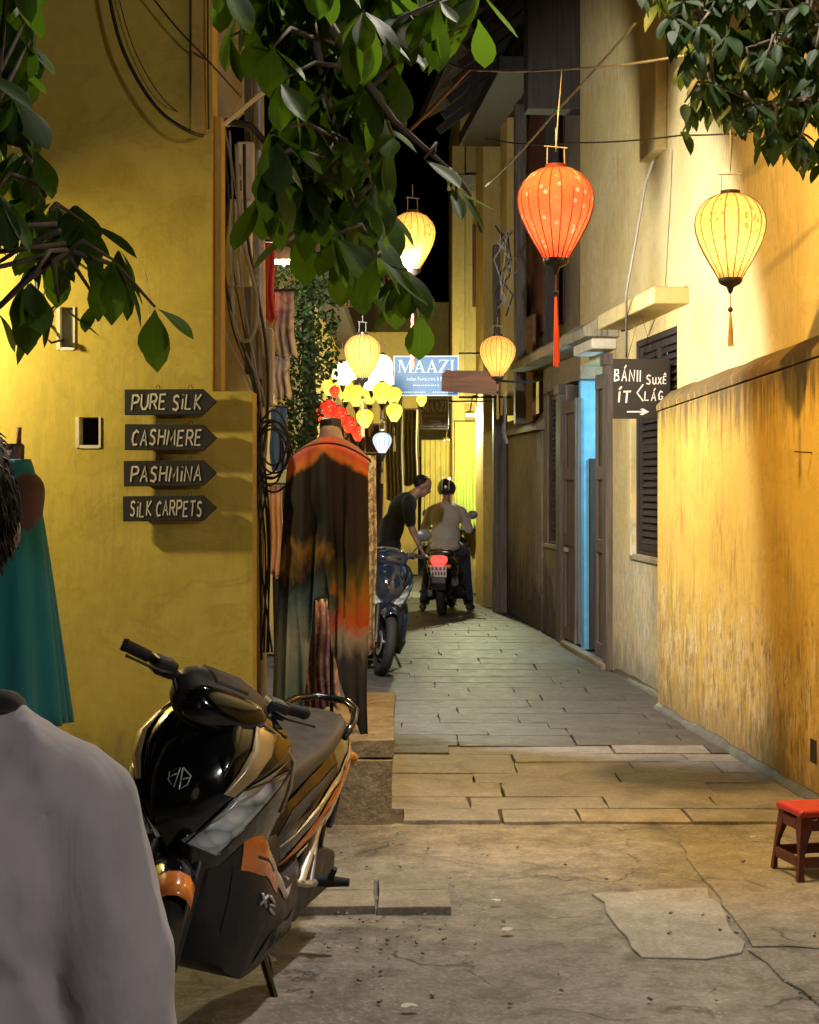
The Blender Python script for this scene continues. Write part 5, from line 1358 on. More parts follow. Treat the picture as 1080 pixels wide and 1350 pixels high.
for k, (a, b_) in enumerate((((-1, -1), (1, -1)), ((1, -1), (1, 1)), ((1, 1), (-1, 1)), ((-1, 1), (-1, -1)))):
    p, q = corner(*a, .075), corner(*b_, .075); mid = (p + q) / 2; dv = (q - p)
    ang = math.atan2(dv.y, dv.x)
    mb = MB().box(mid * .965 * 1.0 + Vector((0, 0, .003)), (dv.length - .055, .01, .045), (0, 0, ang)); mb.build('side_rail', 'stool_maroon', st, bevel=.004)
    p, q = corner(*a, H_ - .055), corner(*b_, H_ - .055); mid = (p + q) / 2
    mb = MB().box(mid * .955, ((q - p).length - .10, .01, .045), (0, 0, ang)); mb.build('apron_rail', 'stool_maroon', st, bevel=.004)

# ================================================================== stone steps at the left shop
ss = empty('stone_step', (-.35, 7.9, 0), label='rough two course stone step beside the scooter tail', cat='step')
def sblk(name, seed, *a, amp=.014, bev=.015):
    mb = rough_box(*a, amp=amp, cut=4, seed=seed)
    for v in mb.v: v -= Vector((-.35, 7.9, 0))
    o = mb.build(name, 'step_stone', ss, smooth=True, angle=35)
    return o
sblk('step_block', 1, -.62, -.085, 7.80, 8.55, -.02, .30)
sblk('step_block', 2, -.62, -.10, 8.57, 9.6, -.02, .31)
sblk('step_slab', 3, -.66, -.075, 7.84, 8.6, .305, .385, amp=.008)
sblk('step_slab', 4, -.66, -.085, 8.61, 9.7, .305, .38, amp=.008)
sblk('step_block', 5, -.80, -.625, 7.86, 8.6, -.02, .27)
# ================================================================== mannequins and textiles
simple('mannequin_black', (.02, .018, .018), .35); simple('stand_dark', (.03, .018, .015), .4, .4)
cloth_mat('top_lilac', (.30, .24, .26)); cloth_mat('top_plum', (.13, .085, .12))
def scarf_mat(name, stops, scale=(1, 1, 1), nz=.16, axis=2, pat=None):
    m, nt, b = nmat(name)
    tc = N(nt, 'TexCoord'); sp = N(nt, 'SeparateXYZ'); nt.links.new(tc.outputs['Object'], sp.inputs[0])
    v = coords(nt, scale)
    n = noise_n(nt, v, 3.0, 4, .55, .6)
    f = mathn(nt, 'ADD', sp.outputs[axis], mathn(nt, 'MULTIPLY', mathn(nt, 'SUBTRACT', n, .5), nz))
    c = ramp(nt, f, stops)
    if pat: c = mixc(nt, ramp(nt, noise_n(nt, coords(nt), pat[1], 3, .6, .8), [(.45, 0.0), (.58, pat[2])]), c, pat[0])
    nt.links.new(c, b.inputs['Base Color']); b.inputs['Roughness'].default_value = .75; b.inputs['Sheen Weight'].default_value = .2
    b.inputs['Specular IOR Level'].default_value = .25
    bump(nt, b, noise_n(nt, coords(nt, (2.5, 2.5, .6)), 5, 3), .25, .03)
    return m
# object z of the scarf runs 0..1 (metres above the hem)
m, nt, b = nmat('scarf_print')
tc = N(nt, 'TexCoord'); sp = N(nt, 'SeparateXYZ'); nt.links.new(tc.outputs['Object'], sp.inputs[0])
v = coords(nt); n1 = noise_n(nt, coords(nt, (1.5, 1, .7)), 5.0, 4, .55, 1.2); n2 = noise_n(nt, v, 9, 3, .5, .4)
zz = mathn(nt, 'ADD', mathn(nt, 'MULTIPLY', sp.outputs[2], .69), mathn(nt, 'MULTIPLY', mathn(nt, 'SUBTRACT', n1, .5), .34))
left = ramp(nt, zz, [(.0, (.05, .12, .10)), (.18, (.12, .16, .14)), (.34, (.22, .23, .21)), (.46, (.05, .09, .10)), (.58, (.012, .012, .014)), (.66, (.16, .09, .015)), (.71, (.014, .012, .012)), (.86, (.016, .012, .012)), (1.0, (.014, .012, .012))])
right = ramp(nt, zz, [(.0, (.014, .014, .02)), (.26, (.03, .03, .04)), (.36, (.24, .20, .18)), (.42, (.36, .06, .015)), (.49, (.24, .10, .015)), (.55, (.07, .06, .015)), (.64, (.02, .015, .012)), (.80, (.016, .012, .012)), (1.0, (.016, .012, .012))])
xm = mathn(nt, 'ADD', sp.outputs[0], mathn(nt, 'MULTIPLY', mathn(nt, 'SUBTRACT', n2, .5), .34))
c = mixc(nt, ramp(nt, mathn(nt, 'ADD', xm, .5), [(.49, 0.0), (.55, 1.0)]), left, right)
arch = mathn(nt, 'ADD', mathn(nt, 'ADD', mathn(nt, 'MULTIPLY', sp.outputs[2], .69), mathn(nt, 'MULTIPLY', mathn(nt, 'SUBTRACT', n1, .5), .07)), mathn(nt, 'MULTIPLY', mathn(nt, 'ABSOLUTE', sp.outputs[0]), .45))
c = mixc(nt, ramp(nt, arch, [(.975, 0.0), (.99, 1.0)]), c, ramp(nt, mathn(nt, 'SUBTRACT', arch, .5), [(.48, (.34, .11, .015)), (.50, (.46, .13, .03)), (.53, (.40, .07, .05)), (.56, (.22, .10, .10))]))
nt.links.new(c, b.inputs['Base Color']); b.inputs['Roughness'].default_value = .7; b.inputs['Specular IOR Level'].default_value = .15
bump(nt, b, noise_n(nt, coords(nt, (3, 3, .5)), 4, 3), .3, .03)
scarf_mat('teal_shawl', [(0, (.006, .12, .15)), (.6, (.008, .16, .19)), (1, (.01, .19, .22))])
scarf_mat('purple_print', [(0, (.22, .10, .20)), (.5, (.30, .18, .28)), (1, (.20, .10, .22))], pat=((.55, .45, .50), 14, .8))
scarf_mat('snake_print', [(0, (.42, .38, .36)), (1, (.48, .44, .42))], pat=((.10, .09, .09), 28, .9))
scarf_mat('garment_white', [(0, (.70, .66, .60)), (1, (.72, .68, .60))], pat=((.25, .16, .30), 9, .8))
scarf_mat('garment_red', [(0, (.55, .05, .04)), (1, (.6, .06, .05))])
scarf_mat('garment_pink', [(0, (.55, .36, .32)), (1, (.6, .4, .36))])
scarf_mat('fabric_blue', [(0, (.05, .13, .40)), (1, (.06, .15, .45))])
def torso(parent, mat, h=.62, w=.19, dpt=.11, z0=0.0):
    """dressmaker torso: hips, waist, bust, shoulders and neck stump in one skin"""
    mb = MB()
    tab = [(0, .84, .95), (.1, .86, 1.0), (.2, .72, .85), (.28, .68, .8), (.38, .80, 1.0), (.47, .88, 1.05), (.54, .92, .92), (.585, .80, .75), (.615, .55, .62), (.64, .33, .55), (.67, .27, .5), (.73, .26, .48)]
    mb.loft([[(w * a * math.copysign(abs(math.cos(q)) ** .85, math.cos(q)), dpt * b_ * math.sin(q), z0 + z * h / .62) for q in [2 * math.pi * k / 24 for k in range(24)]] for z, a, b_ in tab])
    return mb.build('torso', mat, parent, smooth=True, subd=1)
def drape_grid(nu, nv, f, parent, name, mat, thick=.004):
    mb = MB(); vs = [f(i / nu, j / nv) for j in range(nv + 1) for i in range(nu + 1)]; w = nu + 1
    mb.add(vs, [(j * w + i, j * w + i + 1, (j + 1) * w + i + 1, (j + 1) * w + i) for j in range(nv) for i in range(nu)])
    return mb.build(name, mat, parent, smooth=True, solid=thick, fix=False)
# dressed mannequin by the lane
DM = 8.15; sM = F / DM
mz = .385
mq = empty('mannequin', ((436 - CX) / sM, DM, mz), (0, 0, R(-6)), 'headless mannequin wearing a black, orange and teal silk scarf over lilac', 'mannequin')
zt = CH + (HY - 556) / sM - mz      # top of the neck above the step
th_ = .62; tb = zt - .73
torso(mq, 'top_lilac', th_, .20, .12, tb)
MB().lathe([(.052, zt - .07), (.056, zt - .02), (.054, zt + .012), (.03, zt + .02)], 20, None, 0, True, True, .9).build('neck_cap', 'mannequin_black', mq, smooth=True, angle=40)
for dx in (-.085, .005): MB().tube([(dx, 0, tb + .02), (dx, 0, .02)], .0095, 8).build('stand_rod', 'stand_dark', mq, smooth=True)
MB().lathe([(.15, 0), (.15, .012), (.02, .03)], 24, Matrix.Translation((-.04, 0, 0))).build('stand_base', 'stand_dark', mq, smooth=True, angle=40)
# scarf: two hanging panels joined over the shoulders; object origin at the hem
hem = CH + (HY - 975) / sM - mz
so = empty('scarf_origin'); bpy.data.objects.remove(so)
zsh = CH + (HY - 592) / sM - mz - hem      # shoulder height above hem
def scarf_f(u, v):
    # u -1..1 across, v 0 top .. 1 hem (front curtain)
    U = u * 2 - 1; a = abs(U); s_ = 1 if U >= 0 else -1
    wtop = .195; wbot = .285 if s_ < 0 else .21
    sh = zsh + .02 - .075 * a ** 2.2
    T_ = [(-1, .17), (-.42, .15), (-.32, .45), (-.22, .70), (.03, .72), (.11, .46), (.4, .27), (.8, .05), (.93, .0), (1.0, .03)]
    for (u0, b0), (u1, b1) in zip(T_, T_[1:]):
        if U <= u1: bottom = b0 + (b1 - b0) * (U - u0) / (u1 - u0); break
    z = sh + (bottom - sh) * v
    x = U * (wtop + (wbot - wtop) * v ** .8)
    if s_ > 0 and v > .55: x += -.02 * math.sin((v - .55) * 5) * a
    body = .125 * math.sqrt(max(0, 1 - (min(a, 1) * .93) ** 2))
    fold = .026 * math.sin(U * 10 + v * 2.8) * (.18 + .85 * v) + .012 * math.sin(U * 25 + 1.3 - v * 2) * (.1 + v) + .010 * noise.noise(Vector((U * 3, v * 4, 1)))
    y = -(.035 + body * (1.08 - .35 * v)) - fold - .02 * math.sin(min(1, v * 2) * math.pi) * (1 - a)
    return (x, y, z)
o = drape_grid(84, 44, scarf_f, mq, 'scarf', 'scarf_print'); o.location = (0, 0, hem)
def yoke_f(u, v):
    U = u * 2 - 1; a = abs(U)
    sh = zsh + .02 - .075 * a ** 2.2
    q = v * math.pi * .9
    b_ = .125 * math.sqrt(max(0, 1 - (a * .93) ** 2)) + .014
    lift = .055 * (1 - a) * math.sin(q)
    return (U * .196, -b_ * math.cos(q) , sh + lift * .8 - (.05 * max(0, v - .6) if v > .6 else 0) + .006)
o = drape_grid(30, 12, yoke_f, mq, 'scarf_yoke', 'scarf_print'); o.location = (0, 0, hem)
# left mannequin under a teal shawl
DT = 7.45; sT = F / DT
tq = empty('mannequin', ((16 - CX) / sT, DT, 0), (0, 0, R(10)), 'mannequin draped in a plain teal shawl by the yellow wall', 'mannequin')
zt2 = CH + (HY - 588) / sT; tb2 = zt2 - .73
torso(tq, 'top_plum', .62, .165, .125, tb2)
MB().lathe([(.054, zt2 - .06), (.056, zt2 - .0), (.05, zt2 + .01)], 18, None, 0, True, True, .9).build('neck_cap', 'mannequin_black', tq, smooth=True, angle=40)
MB().tube([(.03, 0, zt2), (.03, 0, zt2 + .045), (.03, 0, zt2 + .085)], [.013, .011, .014], 10).build('neck_peg', 'plank_wood', tq, smooth=True)
MB().tube([(0, 0, .02), (0, 0, tb2 + .05)], .016, 10).build('stand_rod', 'stand_dark', tq, smooth=True)
MB().lathe([(.17, 0), (.17, .012), (.02, .035)], 24).build('stand_base', 'stand_dark', tq, smooth=True, angle=40)
hem2 = CH + (HY - 955) / sT
def teal_f(u, v):
    q = u * 2 * math.pi
    r0 = .10 + .135 * v ** .75
    zz = zt2 - .06 - (zt2 - .06 - hem2) * v ** 1.05
    fold = 1 + .10 * v * math.sin(q * 9) + .05 * v * math.sin(q * 4 + 1)
    x = (r0 + .02 * v) * math.cos(q) * fold * 1.02 - .02; y = r0 * .78 * math.sin(q) * fold
    return (x, y, zz - hem2)
o = drape_grid(90, 24, teal_f, tq, 'shawl', 'teal_shawl'); o.location = (0, 0, hem2)
# hanging cloths behind the dressed mannequin
def hang_cloth(label, px0, px1, py0, py1, d, mat, ripples=5, amp=.02, group='cloths hung out at the left shop', taper=0.0):
    s = F / d; w = (px1 - px0) / s; h = (py1 - py0) / s
    r = empty('hanging_cloth', P((px0 + px1) / 2, py1, d), (0, 0, R(rnd.uniform(-8, 8))), label, 'textile', group)
    ph = rnd.uniform(0, 6)
    def f(u, v):
        x = (u - .5) * w * (1 - taper * (1 - v) * .4)
        return (x + .01 * math.sin(v * 7 + ph) * v, amp * (0.3 + .7 * v) * math.sin(u * ripples * 6.28 + ph + .6 * math.sin(v * 3)), h * (1 - v) + .015 * math.sin(u * 9 + ph) * v)
    drape_grid(max(16, ripples * 8), 14, f, r, 'cloth', mat)
    MB().tube([(-w * .55, 0, h + .01), (w * .55, 0, h + .01)], .008, 6).build('hanging_rod', 'iron', r)
    return r
hang_cloth('purple and pink printed cloth seen between the mannequin rods', 392, 446, 790, 935, 8.7, 'purple_print', 6, .025)
hang_cloth('grey snake print cloth hanging right behind the mannequin shoulder', 470, 496, 600, 860, 9.2, 'snake_print', 3, .02)
hang_cloth('white garment with violet figures hanging high beside the meter box', 360, 389, 385, 470, 9.2, 'garment_white', 3, .03, taper=.4)
hang_cloth('pale flowered garment hanging below the white one', 358, 382, 470, 524, 9.25, 'garment_white', 3, .025)
hang_cloth('narrow red garment hanging beside the pole', 349, 362, 320, 424, 9.1, 'garment_red', 2, .015)
hang_cloth('blue printed cloth hanging below the meter box', 357, 378, 538, 622, 9.3, 'fabric_blue', 2, .012)
hang_cloth('dusty pink garment hanging low behind the pole', 352, 372, 640, 760, 9.4, 'garment_pink', 3, .02)
hang_cloth('black garment at the foot of the pole', 360, 395, 640, 930, 9.8, 'shirt_black', 3, .03)

# ================================================================== utility pole with boxes and cables
po = empty('utility_pole', P(343, 860, 8.7).to_2d().to_3d(), label='grey service pole with meter boxes and bundled cables at the house corner', cat='pole')
pX, pY = po.location.x, po.location.y
def ploc(mb, name, mat, par=None, **k):
    for v in mb.v: v -= Vector((pX, pY, 0))
    return mb.build(name, mat, par or po, **k)
ploc(MB().tube([(pX, pY, 0), (pX + .0, pY, 2.0), (pX - .015, pY, 4.4)], [.036, .034, .03], 12), 'shaft', 'steel_galv', smooth=True, angle=50)
ploc(MB().cbox(pX - .085, pX - .05, pY + .01, pY + .06, 2.2, 4.4), 'side_batten', 'old_wood', bevel=.004)
def pbox(px0, px1, py0, py1, d, dep, mat, name, bev=.012, taper=0):
    a, c = P(px0, py1, d), P(px1, py0, d); mb = MB()
    mb.loft([[(a.x + taper, d, a.z), (c.x - taper, d, a.z), (c.x - taper, d + dep, a.z), (a.x + taper, d + dep, a.z)], [(a.x, d, c.z), (c.x, d, c.z), (c.x, d + dep, c.z), (a.x, d + dep, c.z)]])
    return ploc(mb, name, mat, bevel=bev)
bx = pbox(331, 360, 432, 536, 8.5, .12, 'meter_grey', 'meter_box', .015)
for a in ((340, 347, 428, 500), (345, 352, 470, 530)):
    pbox(a[0], a[1], a[2], a[3], 8.47, .03, 'meter_grey', 'box_rib', .006)
pbox(300, 331, 262, 376, 8.45, .10, 'white_plastic', 'cable_cover', .012, -.0)
pbox(312, 335, 186, 300, 8.62, .06, 'white_plastic', 'cable_cover', .012)
pbox(303, 317, 215, 230, 8.4, .05, 'iron', 'insulator', .006); pbox(304, 318, 236, 250, 8.4, .05, 'iron', 'insulator', .006)
a, c = P(286, 172, 8.55), P(350, 118, 8.5)
ploc(MB().tube([a, c], [.018, .022], 6, flat=.6), 'cross_arm', 'cream_paint')
ploc(MB().tube([P(296, 160, 8.6), P(330, 165, 8.6), P(352, 190, 8.6)], .02, 6), 'cross_arm', 'dark_wood')
cr = random.Random(12)
def cable(pts, r, mat='cable_black', name='cable'):
    out = []
    pts = [Vector(p) for p in pts]
    for i in range(len(pts) - 1):     # Catmull-Rom
        p0, p1, p2, p3 = pts[max(0, i - 1)], pts[i], pts[i + 1], pts[min(len(pts) - 1, i + 2)]
        for k in range(6):
            t = k / 6
            out.append(.5 * ((2 * p1) + (p2 - p0) * t + (2 * p0 - 5 * p1 + 4 * p2 - p3) * t * t + (3 * p1 - p0 - 3 * p2 + p3) * t ** 3))
    out.append(pts[-1])
    return ploc(MB().tube(out, r, 6), name, mat, smooth=True)
for k in range(6):
    x0 = 290 + k * 5
    cable([P(296 + cr.uniform(-6, 8), 172, 8.4), P(x0 + cr.uniform(-3, 3), 260, 8.38), P(x0 + cr.uniform(-6, 6), 350, 8.4), P(x0 + 8 + cr.uniform(-6, 8), 430, 8.4), P(345 + cr.uniform(-6, 6), 540, 8.45), P(343 + cr.uniform(-6, 8), 700, 8.55), P(345, 870, 8.6)], cr.uniform(.004, .008), cr.choice(['cable_black', 'cable_grey', 'cable_grey']))
cable([P(312, 190, 8.38), P(318, 300, 8.36), P(338, 390, 8.36), P(334, 440, 8.36), P(318, 448, 8.38), P(308, 420, 8.4), P(306, 380, 8.4)], .012, 'cable_grey')
cable([P(322, 190, 8.4), P(325, 300, 8.38), P(342, 400, 8.38), P(352, 470, 8.42), P(352, 560, 8.45), P(338, 640, 8.4)], .009, 'cable_black')
for k in range(7):      # loose coil
    cx_, cy_ = 360 + cr.uniform(-8, 4), 592 + cr.uniform(-16, 16); rx, ry = cr.uniform(16, 26), cr.uniform(30, 48)
    a0 = cr.uniform(0, 6)
    cable([P(cx_ + rx * math.cos(a0 + q * .7), cy_ + ry * math.sin(a0 + q * .7), 8.35 + .02 * math.sin(q)) for q in range(11)], .0055)
for k in range(6): cable([P(335 + cr.uniform(-3, 8), 530, 8.4), P(340 + cr.uniform(-8, 8), 580, 8.35), P(338 + cr.uniform(-6, 14), 640, 8.36), P(348 + cr.uniform(-8, 8), 720, 8.4), P(352 + cr.uniform(-8, 8), 860, 8.5)], .006)
for c_ in ([(138, -40), (160, 60), (205, 140), (252, 174), (280, 178), (298, 168)],):
    cable([P(x, y, 7.85 if x < 260 else 8.2) for x, y in c_], .010)
cable([P(180, -30, 7.9), P(232, 35, 7.9), P(270, 75, 7.95), P(318, 128, 8.3)], .005)
cable([P(150, -30, 7.95), P(175, 60, 7.95), P(215, 130, 7.95), P(262, 165, 8.1)], .003)
cable([P(274, -20, 7.93), P(274, 60, 7.93), P(275, 170, 7.95)], .005)
# grey sign box seen edge-on above the pole, and awning bars
gb = empty('shop_sign_box', P(310, 160, 8.75), label='dark grey sign box seen from below at the top of the pole', cat='sign box')
mb = MB(); 
q = [P(274, 20, 8.7), P(342, 20, 9.3), P(344, 112, 9.3), P(286, 162, 8.7)]
mb.add([v - gb.location for v in q] + [v - gb.location + Vector((.05, .12, 0)) for v in q], [(0, 1, 2, 3), (7, 6, 5, 4), (0, 4, 5, 1), (1, 5, 6, 2), (2, 6, 7, 3), (3, 7, 4, 0)])
mb.build('box_panel', 'meter_grey', gb, bevel=.006)
aw = empty('awning_bracket', P(385, 330, 9.6), label='crossed grey timber bars jutting out beneath the central leaves', cat='bracket')
for (x0, y0, x1, y1, r_) in ((352, 345, 415, 300, .028), (366, 308, 402, 345, .032), (356, 330, 395, 300, .02), (395, 300, 470, 310, .016)):
    MB().tube([P(x0, y0, 9.6) - aw.location, P(x1, y1, 9.65) - aw.location], r_, 6, flat=.6).build('bar', 'old_wood', aw)

# ================================================================== overhead wires
def wire(pp, r, label, mat='cable_grey', name='overhead_wire'):
    pts = []
    pp = [Vector(p) for p in pp]
    for i in range(len(pp) - 1):
        for k in range(8):
            t = k / 8; p = pp[i].lerp(pp[i + 1], t); p.z -= .03 * 4 * t * (1 - t) * (pp[i + 1] - pp[i]).length / 3; pts.append(p)
    pts.append(pp[-1]); o0 = pts[0].copy()
    o = MB().tube([p - o0 for p in pts], r, 6).build(name, mat, smooth=True, loc=o0); tag(o, label, 'wire', 'wires strung over the lane')
wire([P(620, 92, 10.5), P(760, 90, 9.5), P(895, 74, 8.6), P(1000, 60, 8.2)], .007, 'pale taut wire crossing above the orange red lantern')
wire([P(618, 92, 10.5), P(540, 172, 10.2)], .012, 'bamboo coloured stay running down to the left from the pale wire', 'plank_wood')
wire([P(838, 30, 9.0), P(730, 150, 10), P(640, 245, 12)], .008, 'diagonal wire passing behind the orange red lantern')
wire([P(640, 182, 12), P(760, 188, 9.5), P(900, 178, 8.6), P(990, 174, 8.2)], .005, 'lower thin dark wire above the two front lanterns', 'cable_black')
wire([P(862, 210, 11.9), P(852, 240, 11.9), P(848, 262, 11.9), P(838, 320, 11.95), P(826, 385, 12.0), P(826, 470, 13.0)], .010, 'knotted cable running down the pale wall towards the window hood', 'cable_grey', 'wall_cable')
wire([P(560, 95, 11), P(590, 82, 11), P(618, 92, 10.5)], .005, 'thin kinked wire left of the bamboo stay', 'cable_black')
wire([P(733, 200, 7.7), P(736, 150, 7.7), P(741, 89, 9.0)], .003, 'hanging line of the orange red lantern', 'cable_grey')
wire([P(963, 225, 8.2), P(966, 174, 8.2)], .003, 'hanging line of the cream yellow lantern', 'cable_black')
# service boxes and tangle on the timber house
wt = empty('service_cables', P(672, 360, 16.8), label='tangled service cables and lamp bracket on the dark timber post', cat='cables')
for k in range(7):
    pts = [P(655 + cr.uniform(-4, 22), 300 + 22 * j + cr.uniform(-8, 8), 16.8) - wt.location for j in range(6)]
    MB().tube(pts, .008, 5).build('cable', 'cable_black' if k % 2 else 'cable_grey', wt, smooth=True)
for k in range(2):
    MB().tube([P(676 + 8 * math.cos(q * .6), 350 + 11 * math.sin(q * .6), 16.7) - wt.location for q in range(11)], .007, 5).build('cable_loop', 'cable_grey', wt, smooth=True)
# far lit things: drapes, awnings and lamps at the lane end
cloth_mat('drape_cream', (.46, .38, .20)); cloth_mat('drape_brown', (.16, .11, .06)); cloth_mat('drape_lime', (.52, .60, .10)); cloth_mat('drape_gold', (.55, .42, .10))
for (lab, x0, x1, y0, y1, d, mt, rp) in (('cream curtain hanging beyond the lantern cluster, leftmost of the far drapes', 508, 532, 520, 660, 21, 'drape_cream', 5), ('brown curtain right of the far cream curtain', 532, 552, 540, 640, 22, 'drape_brown', 4),
    ('dark curtain behind the bending man', 440, 506, 560, 760, 20, 'drape_brown', 6), ('lime green drape lit at the far right side of the lane', 600, 634, 556, 700, 23.6, 'drape_lime', 4), ('gold drape under the small brown sign', 556, 598, 580, 720, 24, 'drape_gold', 6)):
    hang_cloth(lab, x0, x1, y0, y1, d, mt, rp, .05, 'drapes at the far end of the lane')
for (x, y, d, lab) in ((620, 547, 22, 'small white lamp under the far awning, upper one'), (588, 581, 26, 'small white lamp farther back, lower one')):
    r = empty('far_lamp', P(x, y, d), label=lab, cat='lamp', group='small white lamps at the far end')
    MB().lathe([(.001, .0), (.06, .0), (.07, .02), (.04, .05), (.001, .055)], 16).build('lamp_body', 'white_plastic', r, smooth=True, angle=40)
    MB().lathe([(.001, -.012), (.055, -.012), (.058, -.002), (.001, -.002)], 16).build('lamp_lens', emit('lens_glow', (1, .97, .85), 12) if 'lens_glow' not in MATS else 'lens_glow', r)
    MB().tube([(0, 0, .05), (.03, .0, .25), (.3, .05, .3)], .012, 6).build('lamp_arm', 'iron', r)
    point_light('lamp_light', (0, 0, -.08), 300, (.97, 1, .58), .05, r)
# ================================================================== foliage
def leaf_mat(name, c1, c2, trans, rough=.5):
    m = bpy.data.materials.new(name); m.use_nodes = True; MATS[name] = m
    nt = m.node_tree; b = nt.nodes['Principled BSDF']; out = nt.nodes['Material Output']
    oi = N(nt, 'ObjectInfo'); v = coords(nt)
    f = mathn(nt, 'ADD', mathn(nt, 'MULTIPLY', oi.outputs['Random'], .7), mathn(nt, 'MULTIPLY', noise_n(nt, v, 14, 3), .3))
    c = mixc(nt, f, c1, c2)
    sp = N(nt, 'SeparateXYZ'); tc = N(nt, 'TexCoord'); nt.links.new(tc.outputs['Object'], sp.inputs[0])
    mid = ramp(nt, mathn(nt, 'ABSOLUTE', sp.outputs[0]), [(0.0, 1.0), (.012, 0.0)])
    c = mixc(nt, mathn(nt, 'MULTIPLY', mid, .5), c, [min(1, x * 2.2) for x in c2])
    nt.links.new(c, b.inputs['Base Color']); b.inputs['Roughness'].default_value = rough; b.inputs['Specular IOR Level'].default_value = .16
    t = N(nt, 'BsdfTranslucent'); nt.links.new(mixc(nt, .5, c, trans), t.inputs[0])
    ms = N(nt, 'MixShader'); ms.inputs[0].default_value = .35
    nt.links.new(b.outputs[0], ms.inputs[1]); nt.links.new(t.outputs[0], ms.inputs[2]); nt.links.new(ms.outputs[0], out.inputs[0])
    w = N(nt, 'TexWave'); w.inputs['Scale'].default_value = 14; w.inputs['Distortion'].default_value = 1.5; w.bands_direction = 'Y'; nt.links.new(v, w.inputs['Vector'])
    bump(nt, b, w.outputs['Fac'], .15, .004)
    return m
leaf_mat('leaf_almond', (.009, .026, .004), (.030, .072, .007), (.22, .42, .02))
leaf_mat('leaf_dark', (.010, .024, .008), (.024, .050, .014), (.08, .16, .02))
wood('bark', (.05, .04, .028), (.13, .10, .07), 'z', .85)
def leaf_mesh(name, W_, ob, curl, fold, mat, n=7):
    """obovate blade of unit length along +y"""
    vs = []; fs = []
    for i in range(n + 1):
        t = i / n
        w = W_ * (math.sin(math.pi * t ** ob) ** .75 if 0 < t < 1 else .0) + (.012 if i == 0 else 0)
        z = -curl * t * t
        for k, s in enumerate((-1, -.5, 0, .5, 1)):
            vs.append((s * w, t, z + fold * abs(s) * w * 1.2 - .15 * w * s * s))
    for i in range(n):
        for k in range(4): fs.append((i * 5 + k, i * 5 + k + 1, (i + 1) * 5 + k + 1, (i + 1) * 5 + k))
    mb = MB().add(vs, fs); me = mb.mesh(name); me.materials.append(MATS[mat])
    for p in me.polygons: p.use_smooth = True
    return me
ALM = [leaf_mesh('leaf', w, o_, c, f_, 'leaf_almond') for w, o_, c, f_ in ((.24, 1.5, .18, .25), (.27, 1.7, .34, .10), (.21, 1.35, .05, .38), (.25, 1.6, .5, .2), (.18, 1.3, -.12, .3))]
DRK = [leaf_mesh('leaf', .22, .85, .2, .3, 'leaf_dark', 5), leaf_mesh('leaf', .25, .8, .35, .2, 'leaf_dark', 5), leaf_mesh('leaf', .2, .9, .0, .4, 'leaf_dark', 5)]
def put_leaf(par, meshes, p, dirv, nrm, L, r, ret=False):
    y_ = Vector(dirv).normalized(); z_ = Vector(nrm); z_ = (z_ - y_ * z_.dot(y_))
    z_ = z_.normalized() if z_.length > 1e-5 else y_.orthogonal().normalized()
    x_ = y_.cross(z_)
    M = Matrix(((x_.x, y_.x, z_.x, 0), (x_.y, y_.y, z_.y, 0), (x_.z, y_.z, z_.z, 0), (0, 0, 0, 1)))
    MM = Matrix.Translation(Vector(p) - par.location) @ M @ Matrix.Diagonal((L * r.uniform(.85, 1.1), L, L, 1))
    if ret: return MM, r.choice(meshes)
    o = bpy.data.objects.new('leaf', r.choice(meshes)); COL.objects.link(o); o.parent = par
    o.matrix_local = MM
    return o
def inside(px, py, poly):
    c = False; j = len(poly) - 1
    for i in range(len(poly)):
        (xi, yi), (xj, yj) = poly[i], poly[j]
        if (yi > py) != (yj > py) and px < (xj - xi) * (py - yi) / (yj - yi) + xi: c = not c
        j = i
    return c
